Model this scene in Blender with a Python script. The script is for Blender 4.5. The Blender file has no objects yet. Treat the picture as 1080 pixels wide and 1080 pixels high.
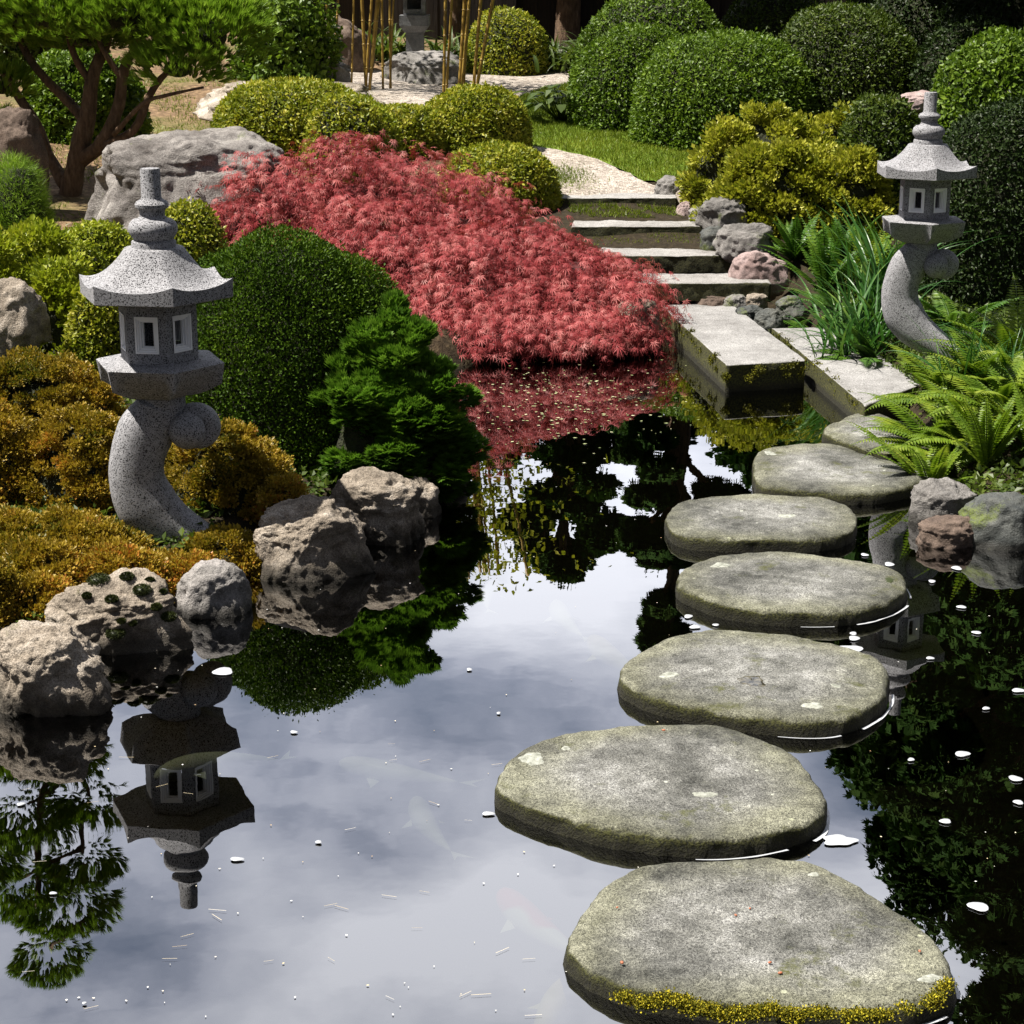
import bpy, math, random
import numpy as np
from mathutils import Vector, noise as mnoise
from mathutils.bvhtree import BVHTree
from mathutils.geometry import delaunay_2d_cdt

random.seed(7); RNG = np.random.default_rng(7)
SC = bpy.context.scene
COL = SC.collection
R = math.radians

# ------------------------------------------------------------------ camera
F = 2000.0; CH = 2.2; PITCH = math.atan(580 / F)
cp, sp = math.cos(PITCH), math.sin(PITCH)
cam = bpy.data.cameras.new('camera'); camo = bpy.data.objects.new('camera', cam); COL.objects.link(camo)
cam.sensor_width = 36; cam.lens = F / 1080 * 36; cam.clip_start = 0.05; cam.clip_end = 1500
camo.location = (0, 0, CH); camo.rotation_euler = (math.pi / 2 - PITCH, 0, 0)
SC.camera = camo

def ray(px, py):
    u = (px - 540) / F; v = (py - 540) / F
    return np.array([u, cp - v * sp, -sp - v * cp])
def at_z(px, py, z):                      # ground position for a picture point at height z
    r = ray(px, py); t = (z - CH) / r[2]
    return np.array([r[0] * t, r[1] * t, z])
def at_d(px, py, d):                      # ... at distance d into the garden
    r = ray(px, py); t = d / r[1]
    return np.array([r[0] * t, d, CH + r[2] * t])

# ------------------------------------------------------------------ terrain
shore_px = [(-60, 775), (0, 715), (60, 705), (130, 668), (190, 645), (240, 622), (318, 583), (396, 553), (440, 535), (470, 505), (445, 470), (450, 400),
            (520, 384), (600, 377), (660, 366), (672, 350), (700, 328), (800, 335), (860, 372), (925, 428), (975, 470), (985, 500),
            (975, 540), (1000, 575), (1080, 592)]
POND = [tuple(at_z(x, y, 0)[:2]) for x, y in shore_px]
POND = [(-3.2, .9), (-3.4, 3.0), (-2.6, 4.6)] + POND + [(3.0, 6.6), (4.6, 6.2), (5.4, 4), (5, 1.5), (3, .8), (0, .6)]
PA = np.array(POND)
def pond_sd(X, Y):                        # signed distance, negative in the pond
    X = np.asarray(X, float); Y = np.asarray(Y, float)
    best = np.full(X.shape, 1e9); inside = np.zeros(X.shape, bool)
    n = len(PA)
    for i in range(n):
        x0, y0 = PA[i]; x1, y1 = PA[(i + 1) % n]
        dx, dy = x1 - x0, y1 - y0
        t = np.clip(((X - x0) * dx + (Y - y0) * dy) / (dx * dx + dy * dy), 0, 1)
        best = np.minimum(best, np.hypot(X - x0 - t * dx, Y - y0 - t * dy))
        c = ((y0 > Y) != (y1 > Y))
        with np.errstate(divide='ignore', invalid='ignore'):
            xi = (x1 - x0) * (Y - y0) / (y1 - y0 if y1 != y0 else 1e-9) + x0
        inside ^= c & (X < xi)
    return np.where(inside, -best, best)
PRO = ([-5, 0, 5, 6.6, 7.6, 9, 10.8, 11.7, 12.3, 12.9, 13.6, 18, 25, 40, 90, 400], [.5, .3, .07, .06, .10, .22, .17, .21, .31, .42, .53, .95, 1.3, 2.2, 4, 5])
def wob(X, Y, s=1.0):
    return (np.sin(X * 1.7 * s + 1.3) * np.cos(Y * 1.3 * s + .4) + .5 * np.sin(X * 3.9 * s + Y * 2.7 * s) + .25 * np.sin(X * 8.1 * s - Y * 7.3 * s))
def ground(X, Y):
    X = np.asarray(X, float); Y = np.asarray(Y, float)
    sd = pond_sd(X, Y)
    b = np.interp(Y, *PRO) + np.clip(np.abs(X - 1.2) - 1.6, 0, 6) * .06 * np.clip((Y - 8) / 3, 0, 1)
    b = b + .018 * wob(X, Y)
    k = np.clip(sd / .3, 0, 1); k = k * k * (3 - 2 * k)
    out = -.06 + (b + .06) * k
    inn = -.06 - np.clip(-sd * 1.4, 0, .55)
    return np.where(sd > 0, out, inn)
def gz(x, y): return float(ground(np.array([x]), np.array([y]))[0])
def on_ground(px, py):
    r = ray(px, py); t0 = 2.0
    ts = np.arange(2, 60, .03); P = ts[:, None] * r[None]
    g = ground(P[:, 0], P[:, 1]); h = CH + P[:, 2] - g
    i = int(np.argmax(h < 0)) if (h < 0).any() else len(ts) - 1
    return np.array([P[i, 0], P[i, 1], g[i]])

# ------------------------------------------------------------------ helpers
def tag(o, label=None, cat=None, group=None, kind=None):
    if label: o['label'] = label
    if cat: o['category'] = cat
    if group: o['group'] = group
    if kind: o['kind'] = kind
    return o
def empty(name, loc, label, cat, group=None, rz=0):
    o = bpy.data.objects.new(name, None); COL.objects.link(o); o.location = [float(v) for v in loc]; o.rotation_euler.z = rz
    o.empty_display_size = .1
    return tag(o, label, cat, group)

class MB:
    """collects numpy vertices and faces, then links them as one mesh object"""
    def __init__(s): s.v = []; s.f = []; s.n = 0; s.r = []
    def add(s, V, Fc, mat=0, rnd=0.5, smooth=False):
        V = np.asarray(V, float).reshape(-1, 3); Fc = np.asarray(Fc, np.int64)
        s.v.append(V); s.f.append((Fc + s.n, mat, smooth)); s.n += len(V)
        s.r.append(np.broadcast_to(np.asarray(rnd, float), (len(V),)))
        return s
    def build(s, name, mats, parent=None, origin=(0, 0, 0)):
        me = bpy.data.meshes.new(name)
        V = np.concatenate(s.v) - np.asarray(origin, float)
        me.vertices.add(len(V)); me.vertices.foreach_set('co', V.astype(np.float32).ravel())
        loops = np.concatenate([f.ravel() for f, _, _ in s.f])
        tot = np.concatenate([np.full(len(f), f.shape[1]) for f, _, _ in s.f])
        me.loops.add(len(loops)); me.loops.foreach_set('vertex_index', loops.astype(np.int32))
        me.polygons.add(len(tot)); st = np.concatenate([[0], np.cumsum(tot)[:-1]])
        me.polygons.foreach_set('loop_start', st.astype(np.int32)); me.polygons.foreach_set('loop_total', tot.astype(np.int32))
        me.polygons.foreach_set('material_index', np.concatenate([np.full(len(f), m) for f, m, _ in s.f]).astype(np.int32))
        me.polygons.foreach_set('use_smooth', np.concatenate([np.full(len(f), sm) for f, _, sm in s.f]))
        at = me.attributes.new('rnd', 'FLOAT', 'POINT'); at.data.foreach_set('value', np.concatenate(s.r).astype(np.float32))
        for m in (mats if isinstance(mats, (list, tuple)) else [mats]): me.materials.append(m)
        me.update(calc_edges=True); me.validate()
        o = bpy.data.objects.new(name, me); COL.objects.link(o)
        o.location = [float(v) for v in origin]
        if parent: o.parent = parent
        return o

def norm(a): return a / np.maximum(np.linalg.norm(a, axis=-1, keepdims=True), 1e-9)
def rdir(n): return norm(RNG.normal(size=(n, 3)))
# leaf templates: (x across, y along, z up)
T_OVAL = (np.array([[0, 0, 0], [.26, .45, .05], [0, 1, -.06], [-.26, .45, .05]]), np.array([[0, 1, 2, 3]]))
T_WIDE = (np.array([[0, 0, 0], [.36, .5, .08], [0, 1, -.1], [-.36, .5, .08]]), np.array([[0, 1, 2, 3]]))
T_NEED = (np.array([[.03, 0, 0], [0, 1, 0], [-.03, 0, 0]]), np.array([[0, 1, 2]]))
def _lobes(angs, lens, w, droop=.15):
    V = []; Fc = []
    for a, l in zip(angs, lens):
        a = R(a); d = np.array([math.sin(a), math.cos(a)]); p = np.array([d[1], -d[0]])
        i = len(V)
        for s, o in ((0, 0), (.45, w), (1, 0), (.45, -w)):
            q = d * s * l + p * o
            V.append([q[0], q[1] , -droop * (s * l) ** 2])
        Fc.append([i, i + 1, i + 2, i + 3])
    return np.array(V), np.array(Fc)
T_MAPLE = _lobes([-105, -68, -34, 0, 34, 68, 105], [.5, .8, 1.0, 1.1, 1.0, .8, .5], .058, .45)
T_SPRAY = _lobes([-62, -34, -12, 10, 33, 60], [.6, .85, 1, .95, .85, .55], .13, .12)
T_TUFT = None
def leaves(mb, P, A, N, S, T, mat=0, rnd=None):
    V0, F0 = T; n = len(P)
    A = norm(A); side = norm(np.cross(A, N)); N = np.cross(side, A)
    S = np.broadcast_to(np.asarray(S, float), (n,))
    V = P[:, None] + S[:, None, None] * (V0[None, :, 0:1] * side[:, None] + V0[None, :, 1:2] * A[:, None] + V0[None, :, 2:3] * N[:, None])
    k = len(V0)
    Fc = (F0[None] + (np.arange(n) * k)[:, None, None]).reshape(-1, F0.shape[1])
    if rnd is None: rnd = RNG.random(n)
    mb.add(V.reshape(-1, 3), Fc, mat, np.repeat(rnd, k))

_ico = {}
def ico(sub):
    if sub not in _ico:
        import bmesh
        bm = bmesh.new(); bmesh.ops.create_icosphere(bm, subdivisions=sub, radius=1)
        _ico[sub] = (np.array([v.co[:] for v in bm.verts]), np.array([[v.index for v in f.verts] for f in bm.faces])); bm.free()
    return _ico[sub]
def lump(D, seed, freq=3.0):
    s = seed * 1.7
    return (np.sin(D[:, 0] * freq + s) * np.cos(D[:, 1] * freq * 1.2 + s * 2) + .7 * np.sin(D[:, 2] * freq * 1.6 + D[:, 0] * freq * .9 + s * 3)
            + .45 * np.sin(D[:, 0] * freq * 2.7 - D[:, 1] * freq * 2.3 + s) * np.cos(D[:, 2] * freq * 2.9 + s)) * .5

def tube(mb, pts, rad, n=10, mat=0, sub=4, rough=0.0, rnd=.5, depth=None):
    P = np.array(pts, float); m = len(P)
    rad = np.broadcast_to(np.asarray(rad, float), (m,))
    # catmull-rom
    t = np.linspace(0, m - 1, (m - 1) * sub + 1); Q = []; RR = np.interp(t, range(m), rad)
    for x in t:
        i = min(int(x), m - 2); u = x - i
        p0 = P[max(i - 1, 0)]; p1 = P[i]; p2 = P[i + 1]; p3 = P[min(i + 2, m - 1)]
        Q.append(.5 * (2 * p1 + (p2 - p0) * u + (2 * p0 - 5 * p1 + 4 * p2 - p3) * u * u + (3 * p1 - 3 * p2 + p3 - p0) * u ** 3))
    Q = np.array(Q); Tn = norm(np.gradient(Q, axis=0))
    ref = np.array([0, 1.0, 0]) if depth is not None or abs(Tn[0][2]) > .8 else np.array([0, 0, 1.0])
    a = norm(np.cross(Tn, ref)); b = np.cross(Tn, a)
    th = np.linspace(0, 2 * np.pi, n, endpoint=False)
    if depth is None: ca, sa = np.cos(th), np.sin(th); RB = RR
    else:
        ca = np.sign(np.cos(th)) * np.abs(np.cos(th)) ** .75; sa = np.sign(np.sin(th)) * np.abs(np.sin(th)) ** .75
        RB = np.interp(t, range(m), np.broadcast_to(np.asarray(depth, float), (m,)))
    V = Q[:, None] + RR[:, None, None] * ca[None, :, None] * a[:, None] + RB[:, None, None] * sa[None, :, None] * b[:, None]
    if rough: V = V + RNG.normal(size=V.shape) * rough * RR[:, None, None]
    L = len(Q); V = V.reshape(-1, 3)
    i = np.arange(L - 1)[:, None] * n; j = np.arange(n)[None]; j2 = (j + 1) % n
    Fc = np.stack([i + j, i + j2, i + n + j2, i + n + j], -1).reshape(-1, 4)
    mb.add(V, Fc, mat, rnd, True)
    c0, c1 = mb.n, mb.n + 1
    mb.v.append(np.array([Q[0], Q[-1]])); mb.r.append(np.full(2, .5)); base = mb.n - L * n; mb.n += 2
    jj = np.arange(n)
    mb.f.append((np.stack([np.full(n, c0), base + (jj + 1) % n, base + jj], -1), mat, True))
    mb.f.append((np.stack([np.full(n, c1), base + (L - 1) * n + jj, base + (L - 1) * n + (jj + 1) % n], -1), mat, True))

# ------------------------------------------------------------------ materials
class NT:
    def __init__(s, name):
        s.m = bpy.data.materials.new(name); s.m.use_nodes = True; s.t = s.m.node_tree; s.t.nodes.clear()
        s.out = s.n('ShaderNodeOutputMaterial')
    def n(s, typ, ins=None, **kw):
        x = s.t.nodes.new(typ)
        for k, v in kw.items(): setattr(x, k, v)
        for k, v in (ins or {}).items(): s.set(x, k, v)
        return x
    def set(s, x, k, v):
        if isinstance(v, bpy.types.NodeSocket): s.t.links.new(v, x.inputs[k])
        elif isinstance(v, bpy.types.Node): s.t.links.new(v.outputs[0], x.inputs[k])
        else:
            if isinstance(v, (tuple, list)) and len(v) == 3 and x.inputs[k].type == 'RGBA': v = (*v, 1)
            x.inputs[k].default_value = v
    def coord(s, which='Object'): return s.n('ShaderNodeTexCoord').outputs[which]
    def noise(s, scale, detail=4, rough=.55, vec=None, dist=0):
        return s.n('ShaderNodeTexNoise', {'Vector': vec if vec is not None else s.coord(), 'Scale': scale, 'Detail': detail, 'Roughness': rough, 'Distortion': dist}).outputs[0]
    def ramp(s, fac, stops, interp='LINEAR'):
        x = s.n('ShaderNodeValToRGB', {'Fac': fac}); r = x.color_ramp; r.interpolation = interp
        while len(r.elements) > 1: r.elements.remove(r.elements[-1])
        r.elements[0].position = stops[0][0]; r.elements[0].color = (*stops[0][1], 1) if not isinstance(stops[0][1], float) else (stops[0][1],) * 3 + (1,)
        for p, c in stops[1:]:
            e = r.elements.new(p); e.color = (c,) * 3 + (1,) if isinstance(c, float) else (*c, 1)
        return x.outputs[0]
    def mix(s, f, a, b, mode='MIX'):
        x = s.n('ShaderNodeMix', data_type='RGBA', blend_type=mode)
        s.set(x, 0, f); s.set(x, 6, a); s.set(x, 7, b); return x.outputs[2]
    def math(s, op, a, b=0.0, clamp=False):
        x = s.n('ShaderNodeMath', operation=op, use_clamp=clamp); s.set(x, 0, a); s.set(x, 1, b); return x.outputs[0]
    def bump(s, h, strength=.4, dist=.01, nrm=None):
        d = {'Height': h, 'Strength': strength, 'Distance': dist}
        if nrm is not None: d['Normal'] = nrm
        return s.n('ShaderNodeBump', d).outputs[0]
    def pbr(s, col, rough=.8, nrm=None, spec=.4, **kw):
        d = {'Base Color': col, 'Roughness': rough, 'Specular IOR Level': spec}
        if nrm is not None: d['Normal'] = nrm
        d.update(kw); return s.n('ShaderNodeBsdfPrincipled', d).outputs[0]
    def done(s, sh): s.t.links.new(sh, s.out.inputs[0]); return s.m

def leaf_mat(name, stops, trans=.32, rough=.45, spec=.3, clump=6.0, camt=.5):
    t = NT(name)
    r = t.n('ShaderNodeAttribute', attribute_name='rnd').outputs['Fac']
    c = t.noise(clump, 3)
    f = t.math('ADD', t.math('MULTIPLY', r, 1 - camt), t.math('MULTIPLY', t.math('SUBTRACT', c, .25), camt * 2 * .9), True)
    col = t.ramp(f, stops)
    p = t.pbr(col, rough, None, spec)
    tr = t.n('ShaderNodeBsdfTranslucent', {'Color': t.mix(.5, col, t.mix(1.0, col, (.9, 1.0, .25), 'MULTIPLY'))}).outputs[0]
    return t.done(t.n('ShaderNodeMixShader', {0: trans, 1: p, 2: tr}).outputs[0])

def stone_mat(name, lo, mid, hi, scale=1.0, moss=0.0, mossc=(.10, .13, .02), lichen=.0, wet=None, speck=.5, rough=.85, bump=.6, sidemoss=0.0, rim=0):
    t = NT(name); co = t.n('ShaderNodeNewGeometry').outputs['Position']
    big = t.noise(2.2 * scale, 5, .6, co); med = t.noise(14 * scale, 6, .65, co); fine = t.noise(95 * scale, 3, .6, co); grit = t.noise(260 * scale, 2, .6, co)
    f = t.math('ADD', t.math('MULTIPLY', big, .65), t.math('MULTIPLY', med, .35))
    col = t.ramp(f, [(.36, lo), (.5, mid), (.64, hi)])
    sp_ = t.ramp(grit, [(.36, .25), (.5, 1.0), (.66, 1.65)])
    col = t.mix(speck, col, t.mix(1.0, col, sp_, 'MULTIPLY'))
    sp2 = t.ramp(fine, [(.33, .45), (.5, 1.0), (.68, 1.35)])
    col = t.mix(speck, col, t.mix(1.0, col, sp2, 'MULTIPLY'))
    if lichen:
        v = t.n('ShaderNodeTexVoronoi', {'Vector': t.n('ShaderNodeVectorMath', {0: co, 1: t.n('ShaderNodeTexNoise', {'Vector': co, 'Scale': 30.0}).outputs[1]}, operation='MULTIPLY_ADD').outputs[0] if False else co, 'Scale': 7.0 * scale}).outputs['Distance']
        v = t.math('ADD', v, t.math('MULTIPLY', med, .25))
        m = t.math('MULTIPLY', t.ramp(v, [(.17, 1.0), (.20, 0.0)]), lichen)
        col = t.mix(m, col, (.55, .57, .5))
    nz = t.n('ShaderNodeSeparateXYZ', {0: t.n('ShaderNodeNewGeometry').outputs['Normal']}).outputs['Z']
    if moss:
        mm = t.ramp(t.noise(4 * scale, 6, .7, co), [(.62 - moss * .3, 0.0), (.72 - moss * .3, 1.0)])
        mm = t.math('MULTIPLY', mm, t.ramp(fine, [(.35, .35), (.6, 1.0)]))
        col = t.mix(mm, col, mossc)
    if rim:                                  # algae and moss grow in from the damp rim, the trodden middle stays clean
        at_ = t.n('ShaderNodeAttribute', attribute_name='rnd').outputs['Fac']
        e_ = t.math('ADD', at_, t.math('MULTIPLY', t.math('SUBTRACT', big, .5), 1.1)); e_ = t.ramp(e_, [(.55, 0.0), (.95, 1.0)])
        col = t.mix(t.math('MULTIPLY', e_, rim), col, t.mix(1.0, col, (.66, .66, .46), 'MULTIPLY'))
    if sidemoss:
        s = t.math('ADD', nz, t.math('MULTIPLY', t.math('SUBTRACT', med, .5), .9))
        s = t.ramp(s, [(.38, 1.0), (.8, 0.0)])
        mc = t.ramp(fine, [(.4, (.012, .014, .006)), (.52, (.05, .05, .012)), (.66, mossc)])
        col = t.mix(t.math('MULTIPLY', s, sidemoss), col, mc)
    if wet is not None:                      # the wet, algae-dark band just above the water
        z = t.n('ShaderNodeSeparateXYZ', {0: t.n('ShaderNodeNewGeometry').outputs['Position']}).outputs['Z']
        w = t.math('ADD', z, t.math('MULTIPLY', t.math('SUBTRACT', med, .5), .03))
        w = t.n('ShaderNodeMapRange', {0: w, 1: wet * .4, 2: wet, 3: 1.0, 4: 0.0}).outputs[0]
        col = t.mix(w, col, t.mix(.82, col, (.012, .011, .008)))
    h = t.math('ADD', t.math('MULTIPLY', med, .6), t.math('MULTIPLY', fine, .4))
    nrm = t.bump(h, bump, .02); nrm = t.bump(grit, bump * .6, .004, nrm)
    return t.done(t.pbr(col, rough, nrm, .3))

M = {}
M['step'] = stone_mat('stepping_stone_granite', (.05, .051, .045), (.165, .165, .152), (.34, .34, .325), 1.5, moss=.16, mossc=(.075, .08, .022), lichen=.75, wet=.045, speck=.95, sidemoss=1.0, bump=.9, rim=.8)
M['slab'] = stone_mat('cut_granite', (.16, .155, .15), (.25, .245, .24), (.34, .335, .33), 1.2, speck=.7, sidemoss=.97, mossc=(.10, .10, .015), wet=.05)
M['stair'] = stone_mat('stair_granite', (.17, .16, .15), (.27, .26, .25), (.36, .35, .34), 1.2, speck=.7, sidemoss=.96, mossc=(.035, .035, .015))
M['rock_tan'] = stone_mat('tan_rock', (.11, .09, .07), (.29, .245, .195), (.54, .48, .41), 1.6, moss=.03, mossc=(.07, .07, .015), wet=.09, speck=.7, bump=1.0)
M['rock_grey'] = stone_mat('grey_rock', (.10, .095, .09), (.2, .19, .18), (.33, .31, .30), 1.4, moss=.1, speck=.5, bump=.9, wet=.05)
M['boulder'] = stone_mat('boulder_rock', (.08, .07, .065), (.2, .185, .175), (.36, .34, .32), 1.1, speck=.6, bump=1.0, lichen=0, moss=.05)
M['rock_dark'] = stone_mat('dark_rock', (.03, .035, .035), (.07, .075, .07), (.13, .13, .11), 1.6, moss=.25, speck=.5, wet=.04, rough=.55)
M['rock_brown'] = stone_mat('brown_rock', (.07, .05, .04), (.13, .095, .075), (.2, .15, .12), 1.4, speck=.5)
M['rock_pink'] = stone_mat('pink_rock', (.2, .14, .13), (.33, .25, .24), (.45, .36, .34), 1.4, speck=.4)

def granite_lantern(name, base):
    t = NT(name); co = t.coord()
    v = t.n('ShaderNodeTexNoise', {'Vector': co, 'Scale': 210.0, 'Detail': 1.5, 'Roughness': .6}).outputs[0]
    v2 = t.noise(60, 4, .7, co)
    pit = t.ramp(v, [(.40, 0.0), (.455, 1.0)])
    col = t.ramp(v2, [(.3, tuple(c * .75 for c in base)), (.7, tuple(c * 1.25 for c in base))])
    col = t.mix(pit, (.02, .02, .022), col)
    return t.done(t.pbr(col, .85, t.bump(pit, .5, .004), .3))
M['lantern'] = granite_lantern('speckled_granite', (.29, .29, .305))
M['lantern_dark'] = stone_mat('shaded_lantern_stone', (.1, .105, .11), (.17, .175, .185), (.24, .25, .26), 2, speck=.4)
t = NT('white_painted_frame'); M['white'] = t.done(t.pbr((.92, .92, .93), .5, t.bump(t.noise(40), .1, .002)))

# leaves: ramp from shade-leaf to fresh leaf
M['box'] = leaf_mat('box_leaf', [(0, (.025, .045, .007)), (.45, (.055, .09, .012)), (.8, (.11, .15, .02)), (1, (.2, .22, .04))])
M['box_mid'] = leaf_mat('box_mid_leaf', [(0, (.03, .06, .008)), (.4, (.085, .15, .014)), (.8, (.17, .26, .022)), (1, (.32, .38, .05))])
M['box_dark'] = leaf_mat('dark_box_leaf', [(0, (.010, .02, .005)), (.5, (.02, .038, .008)), (1, (.045, .07, .014))], trans=.15, spec=.2)  # darker box leaf, tree shade of the upper right put into the colour
M['golden'] = leaf_mat('golden_leaf', [(0, (.07, .10, .01)), (.35, (.18, .22, .015)), (.7, (.38, .37, .035)), (.88, (.52, .45, .09)), (1, (.42, .22, .08))])
M['yellow'] = leaf_mat('yellow_leaf', [(0, (.08, .13, .012)), (.45, (.25, .3, .02)), (1, (.5, .48, .05))])
M['azalea'] = leaf_mat('golden_azalea_leaf', [(0, (.06, .08, .01)), (.3, (.18, .21, .02)), (.6, (.38, .38, .04)), (.88, (.55, .52, .1)), (1, (.36, .15, .06))])
M['autumn'] = leaf_mat('autumn_azalea_leaf', [(0, (.03, .05, .008)), (.22, (.09, .10, .01)), (.45, (.28, .19, .02)), (.62, (.40, .29, .04)), (.8, (.45, .15, .03)), (1, (.5, .36, .06))], trans=.3, clump=2.6, camt=.6)
M['moss'] = leaf_mat('moss_green_leaf', [(0, (.012, .028, .003)), (.5, (.05, .10, .008)), (1, (.15, .23, .015))], trans=.2, clump=3, spec=.1)
M['cushion'] = leaf_mat('moss_cushion', [(0, (.012, .018, .004)), (.6, (.035, .045, .01)), (1, (.1, .11, .03))], trans=.1)
M['juniper'] = leaf_mat('juniper_spray', [(0, (.02, .055, .008)), (.5, (.09, .19, .02)), (1, (.26, .42, .06))], trans=.4, spec=.1)
M['pine'] = leaf_mat('pine_needle', [(0, (.06, .12, .01)), (.5, (.2, .33, .03)), (.85, (.38, .52, .07)), (1, (.55, .58, .15))], trans=.3, spec=.2)
M['maple'] = leaf_mat('red_maple_leaf', [(0, (.07, .014, .012)), (.25, (.20, .028, .03)), (.5, (.36, .06, .065)), (.8, (.56, .19, .18)), (1, (.72, .42, .39))], trans=.3, spec=.15, clump=5, camt=.4)
M['fern'] = leaf_mat('fern_leaf', [(0, (.04, .10, .008)), (.5, (.14, .22, .015)), (1, (.34, .38, .05))], trans=.4, rough=.4)
M['fern_dark'] = leaf_mat('dark_fern_leaf', [(0, (.02, .06, .008)), (.5, (.06, .14, .015)), (1, (.16, .24, .03))], trans=.3, rough=.35)
M['iris'] = leaf_mat('sword_leaf', [(0, (.02, .07, .015)), (.6, (.05, .14, .025)), (1, (.24, .3, .06))], trans=.3, rough=.35)
M['tree'] = leaf_mat('tree_leaf', [(0, (.01, .03, .005)), (.5, (.025, .06, .008)), (1, (.05, .08, .012))], trans=.12, clump=1, spec=.05, rough=.8)
M['tree_yel'] = leaf_mat('yellow_tree_leaf', [(0, (.09, .12, .01)), (.5, (.25, .27, .02)), (1, (.45, .4, .04))], trans=.4, clump=1, spec=.1)
M['grass'] = leaf_mat('grass_blade', [(0, (.06, .10, .01)), (.5, (.16, .21, .018)), (1, (.34, .36, .05))], trans=.3, clump=1.3, camt=.6)
t = NT('bark'); co = t.n('ShaderNodeMapping', {'Vector': t.coord(), 'Scale': (1, 1, .3)}).outputs[0]
b_ = t.noise(28, 6, .7, co); M['bark'] = t.done(t.pbr(t.ramp(b_, [(.3, (.05, .03, .018)), (.55, (.16, .10, .06)), (.75, (.3, .2, .13))]), .9, t.bump(b_, 1, .03)))
t = NT('twigs_in_shrub'); b_ = t.noise(40, 4); M['twig'] = t.done(t.pbr(t.ramp(b_, [(.3, (.012, .014, .006)), (.7, (.03, .035, .012))]), .9, t.bump(b_, 1, .03)))
t = NT('red_twigs'); b_ = t.noise(30, 4); M['redtwig'] = t.done(t.pbr(t.ramp(b_, [(.3, (.03, .008, .008)), (.7, (.1, .02, .02))]), .9))
t = NT('bamboo_cane'); b_ = t.noise(9, 3); M['bamboo'] = t.done(t.pbr(t.ramp(b_, [(.3, (.16, .10, .02)), (.7, (.36, .24, .05))]), .4))
t = NT('fence_wood'); co = t.n('ShaderNodeMapping', {'Vector': t.coord(), 'Scale': (8, 8, .6)}).outputs[0]; b_ = t.noise(5, 5, .6, co)
M['fence'] = t.done(t.pbr(t.ramp(b_, [(.3, (.010, .007, .005)), (.7, (.03, .021, .015))]), .85, t.bump(b_, .5, .01)))

t = NT('garden_soil'); n1 = t.noise(1.1, 5, .6); n2 = t.noise(22, 5, .7); n3 = t.noise(90, 3)
c_ = t.ramp(n2, [(.3, (.05, .032, .018)), (.5, (.16, .105, .06)), (.7, (.34, .23, .13))])
g_ = t.ramp(n3, [(.3, (.04, .06, .01)), (.6, (.13, .18, .03)), (.75, (.3, .3, .08))])
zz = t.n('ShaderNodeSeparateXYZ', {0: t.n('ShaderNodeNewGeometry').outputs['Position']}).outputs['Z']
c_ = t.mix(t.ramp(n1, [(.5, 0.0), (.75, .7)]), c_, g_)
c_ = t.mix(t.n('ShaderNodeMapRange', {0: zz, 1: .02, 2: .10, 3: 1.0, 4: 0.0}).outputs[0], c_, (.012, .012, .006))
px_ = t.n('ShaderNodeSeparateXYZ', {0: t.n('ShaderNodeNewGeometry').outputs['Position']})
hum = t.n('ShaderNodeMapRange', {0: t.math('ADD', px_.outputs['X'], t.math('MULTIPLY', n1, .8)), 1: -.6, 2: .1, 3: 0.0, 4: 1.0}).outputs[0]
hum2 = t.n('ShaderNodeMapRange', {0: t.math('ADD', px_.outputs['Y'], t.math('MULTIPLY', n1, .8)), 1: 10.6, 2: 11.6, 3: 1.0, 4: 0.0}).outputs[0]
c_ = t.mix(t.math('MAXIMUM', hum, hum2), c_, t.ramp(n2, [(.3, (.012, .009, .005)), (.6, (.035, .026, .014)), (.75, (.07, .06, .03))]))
M['soil'] = t.done(t.pbr(c_, .95, t.bump(n2, .8, .03), .2))
t = NT('lawn_soil'); n1 = t.noise(3, 5, .6); n2 = t.noise(70, 4, .7)
c_ = t.ramp(n1, [(.3, (.08, .14, .012)), (.55, (.13, .2, .02)), (.75, (.26, .29, .045))])
M['lawn'] = t.done(t.pbr(t.mix(.6, c_, t.mix(1.0, c_, t.ramp(n2, [(.3, .4), (.7, 1.6)]), 'MULTIPLY')), .95, t.bump(n2, .8, .02), .2))
t = NT('pale_gravel'); v = t.n('ShaderNodeTexVoronoi', {'Vector': t.coord(), 'Scale': 55.0}); n1 = t.noise(2.5, 5, .6)
c_ = t.ramp(t.n('ShaderNodeSeparateColor', {0: v.outputs['Color']}).outputs[0], [(0, (.18, .15, .13)), (.5, (.36, .32, .28)), (1, (.56, .51, .46))])
c_ = t.mix(1.0, c_, t.ramp(n1, [(.3, (.72, .7, .66)), (.7, (1, 1, 1))]), 'MULTIPLY')
M['gravel'] = t.done(t.pbr(c_, .9, t.bump(v.outputs['Distance'], .9, .012), .2))
t = NT('pale_lichen'); n1 = t.noise(60, 4, .7); M['lichen'] = t.done(t.pbr(t.ramp(n1, [(.35, (.14, .145, .12)), (.5, (.26, .27, .235)), (.65, (.36, .37, .33))]), .95, t.bump(n1, .6, .004), .1))
t = NT('puddle'); n1 = t.noise(70, 3); M['puddle'] = t.done(t.pbr(t.ramp(n1, [(.4, (.02, .018, .01)), (.6, (.10, .09, .06))]), .12, t.bump(n1, .2, .002), .5))
t = NT('red_seed'); M['seed'] = t.done(t.pbr((.35, .12, .06), .6))
t = NT('koi_white'); n1 = t.noise(6, 2); M['koi_w'] = t.done(t.pbr(t.ramp(n1, [(.4, (.75, .7, .5)), (.6, (.9, .88, .8))]), .4))
t = NT('koi_red'); n1 = t.noise(7, 1); M['koi_r'] = t.done(t.pbr(t.ramp(n1, [(.46, (.85, .12, .05)), (.52, (.9, .88, .78))]), .4))
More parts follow.
